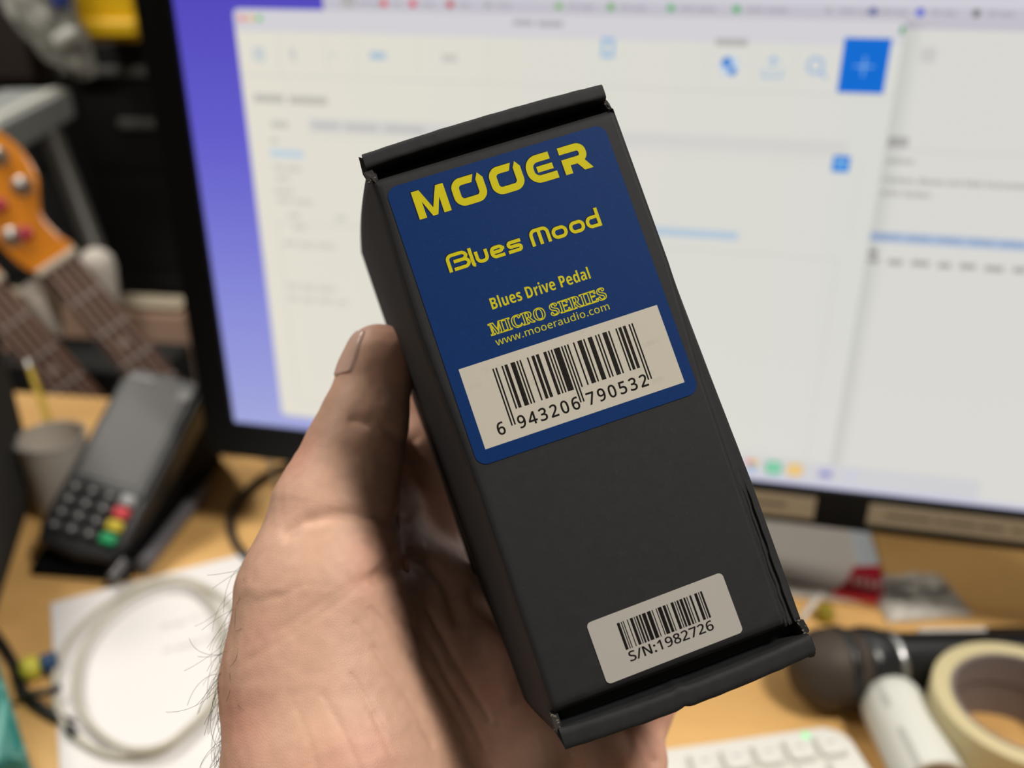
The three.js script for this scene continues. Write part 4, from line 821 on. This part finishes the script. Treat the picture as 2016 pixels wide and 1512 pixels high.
// ---------------------------------------------------------------- cartons and dark gear behind
{
  const face = (name, label, cat, m, x0, x1, y0, y1, depth, thick, turn, extra) => {   // an upright box whose front spans that view at that depth
    const a = at(x0, y1, depth), b = at(x1, y1, depth), c = at((x0 + x1) / 2, y0, depth), bottom = Math.min(a.y, b.y), w = Math.abs(b.x - a.x), h = c.y - bottom;
    const t = thing(name, label, cat, V((a.x + b.x) / 2, bottom, (a.z + b.z) / 2 - thick / 2), turn);
    part('case', rbox(w, h, thick, 0.006), m, t, [0, h / 2, 0]); if (extra) extra(t, w, h, thick / 2); return t;
  };
  const stand = (name, label, cat, m, x0, x1, y0, depth, thick, turn, extra) => {   // the same, standing on the floor
    const a = at(x0, 700, depth), b = at(x1, 700, depth), c = at((x0 + x1) / 2, y0, depth), w = b.x - a.x, h = c.y - FLOOR;
    const t = thing(name, label, cat, V((a.x + b.x) / 2, FLOOR, c.z - thick / 2), turn);
    part('case', rbox(w, h, thick, 0.006), m, t, [0, h / 2, 0]); if (extra) extra(t, w, h, thick / 2); return t;
  };
  const kraft = mat(lin(0.52, 0.34, 0.24), 0.85), greyEdge = mat(lin(0.16, 0.16, 0.15), 0.6);
  stand('carton', 'tan cardboard carton behind the guitar necks beside the monitor', 'carton', kraft, -60, 378, 608, 1.42, 0.07, -0.14, (t, w, h, d) => {
    part('top_flap', rbox(w - 0.01, 0.004, 0.06, 0.0015), mat(lin(0.42, 0.36, 0.26), 0.85), t, [0, h + 0.006, d - 0.03], [-0.1, 0, 0]);
    part('packing_tape', rbox(0.05, 0.09, 0.0008, 0.0003, 1), mat(lin(0.40, 0.26, 0.17), 0.4), t, [w * 0.1, h - 0.045, d + 0.0006]);
  });
  stand('equipment_case', 'low black case on the floor just behind the desk edge', 'case', M.blackMatt, -30, 330, 724, 1.24, 0.1, -0.14, (t, w, h, d) => part('lid_edge', rbox(w, 0.008, 0.006, 0.002), M.darkGrey, t, [0, h - 0.05, d]));
  stand('cabinet', 'tall black cabinet with grey handle bars left of the monitor', 'cabinet', mat(lin(0.006, 0.006, 0.006), 0.7), 112, 420, 84, 1.75, 0.4, 0, (t, w, h, d) => {
    for (const [x0, x1, y] of [[124, 285, 148], [196, 305, 262]]) {
      const a = at(x0, y, 1.72), b = at(x1, y, 1.72), m = part('handle_bar', rbox(b.x - a.x, 0.019, 0.016, 0.006), greyEdge, t); m.position.copy(a.add(b).multiplyScalar(0.5)).sub(t.position); m.position.z = d + 0.012; m.userData.label = 'grey horizontal handle bar';
    }
    for (let i = 0; i < 3; i++) part('drawer_front', rbox(w * 0.86, 0.17, 0.012, 0.004), mat(lin(0.008, 0.008, 0.008), 0.6), t, [0, h - 0.15 - i * 0.2, d - 0.002]);
    const k = at(328, 470, 1.72), kn = lathe([[0, 0], [0.013, 0], [0.016, 0.004], [0.014, 0.014], [0.008, 0.019], [0, 0.02]], 24); kn.rotateX(Math.PI / 2);
    const m = part('knob', kn, mat(lin(0.14, 0.06, 0.025), 0.5), t); m.position.copy(k).sub(t.position); m.position.z = d + 0.003; m.userData.label = 'small brown round knob';
  });
  // yellow bin on the cabinet
  {
    const a = at(157, 80, 1.62), b = at(268, 80, 1.62), w = b.x - a.x, t = thing('yellow_bin', 'bright yellow plastic bin on top of the black cabinet', 'bin', V((a.x + b.x) / 2, a.y, a.z - 0.08));
    const ym = mat(lin(0.72, 0.44, 0.01), 0.35);
    part('bin_wall', (() => { const s = extrude([[-w / 2, 0.004], [-w / 2 + 0.004, 0], [w / 2 - 0.004, 0], [w / 2, 0.004], [w / 2 - 0.006, 0.15], [-w / 2 + 0.012, 0.15]], 0.14, 0.003); return s; })(), ym, t, [0, 0, -0.07]);
    part('lip', rbox(w + 0.014, 0.030, 0.026, 0.008), ym, t, [0, 0.020, 0.078]);
  }
  // grey metal device on a stand pole
  {
    const p0 = at(6, 232, 1.20), p1 = at(122, 168, 1.42), ax = p1.clone().sub(p0).setY(0).normalize();
    const t = thing('metal_unit', 'light grey metal unit jutting in at the left below the grey bag', 'unit', p0.clone().add(p1).multiplyScalar(0.5).setY(p0.y - 0.045));
    t.rotation.y = Math.atan2(-ax.z, ax.x); const L = p0.distanceTo(p1) + 0.05;
    part('housing', rbox(L, 0.044, 0.10, 0.006), mat(lin(0.34, 0.36, 0.35), 0.4), t, [-0.02, 0.022, -0.04]);
    part('top_trim', rbox(L - 0.03, 0.006, 0.018, 0.002), mat(lin(0.62, 0.63, 0.57), 0.35), t, [-0.02, 0.045, -0.006]);
    const p = solo('stand_pole', rodBetween(at(100, 262, 1.36), at(218, 572, 1.36), 0.015, 0.015, 24), mat(lin(0.12, 0.115, 0.105), 0.4, { metalness: 0.3 }), 'dull grey metal pole slanting behind the orange headstock', 'pole');
  }
  // crumpled grey bag and dark brown case at the top left
  {
    const g = new THREE.SphereGeometry(1, 48, 36), p = g.attributes.position;
    for (let i = 0; i < p.count; i++) { const v = V(p.getX(i), p.getY(i), p.getZ(i)), k = 1 + 0.34 * noise.noise(v.x * 2.2 + 3, v.y * 2.2, v.z * 2.2) + 0.14 * Math.abs(noise.noise(v.x * 6, v.y * 6 + 2, v.z * 6)); p.setXYZ(i, v.x * 0.043 * k * (1 + 0.25 * v.y), v.y * 0.085 * k, v.z * 0.04 * k); }
    g.computeVertexNormals(); g.rotateZ(0.42);
    const m = solo('plastic_bag', g, mat(lin(0.30, 0.30, 0.27), 0.45), 'crumpled grey plastic bag at the top left beside the yellow bin', 'bag'); m.position.copy(at(92, 30, 1.36));
    const q = solo('plastic_clip', lathe([[0, 0], [0.011, 0.002], [0.013, 0.01], [0.011, 0.035], [0.006, 0.04], [0, 0.04]], 20), mat(lin(0.42, 0.42, 0.38), 0.4), 'small pale clip below the crumpled grey bag', 'clip'); q.position.copy(at(110, 88, 1.33)); q.rotation.z = -1.1;
    face('brown_case', 'dark brown case at the top left corner behind the grey bag', 'case', mat(lin(0.020, 0.010, 0.008), 0.8), -160, 70, -260, 160, 1.50, 0.12, 0, (t, w, h, d) => part('latch', rbox(0.03, 0.02, 0.008, 0.003), M.steel, t, [-w * 0.2, h * 0.5, d + 0.003]));
    stand('equipment_rack', 'black equipment rack at the far left behind the guitars', 'rack', mat(lin(0.008, 0.0075, 0.007), 0.75), -330, 84, 166, 1.60, 0.13, 0, (t, w, h, d) => { for (let i = 0; i < 4; i++) part('rack_panel', rbox(w * 0.9, 0.085, 0.008, 0.003), M.blackMatt, t, [0, h - 0.1 - i * 0.1, d]); });
    const bl = solo('blue_cap', lathe([[0, 0], [0.011, 0], [0.012, 0.003], [0.011, 0.03], [0, 0.032]], 20), mat(lin(0.01, 0.03, 0.20), 0.5), 'small dark blue cap at the very top left', 'cap'); bl.position.copy(at(122, 14, 1.31));
  }
}

// ---------------------------------------------------------------- shadows for every mesh and light
scene.traverse(o => { if (o.isMesh) { o.castShadow = true; o.receiveShadow = true; } else if (o.isLight && o.shadow) o.castShadow = true; });
renderer.render(scene, camera);
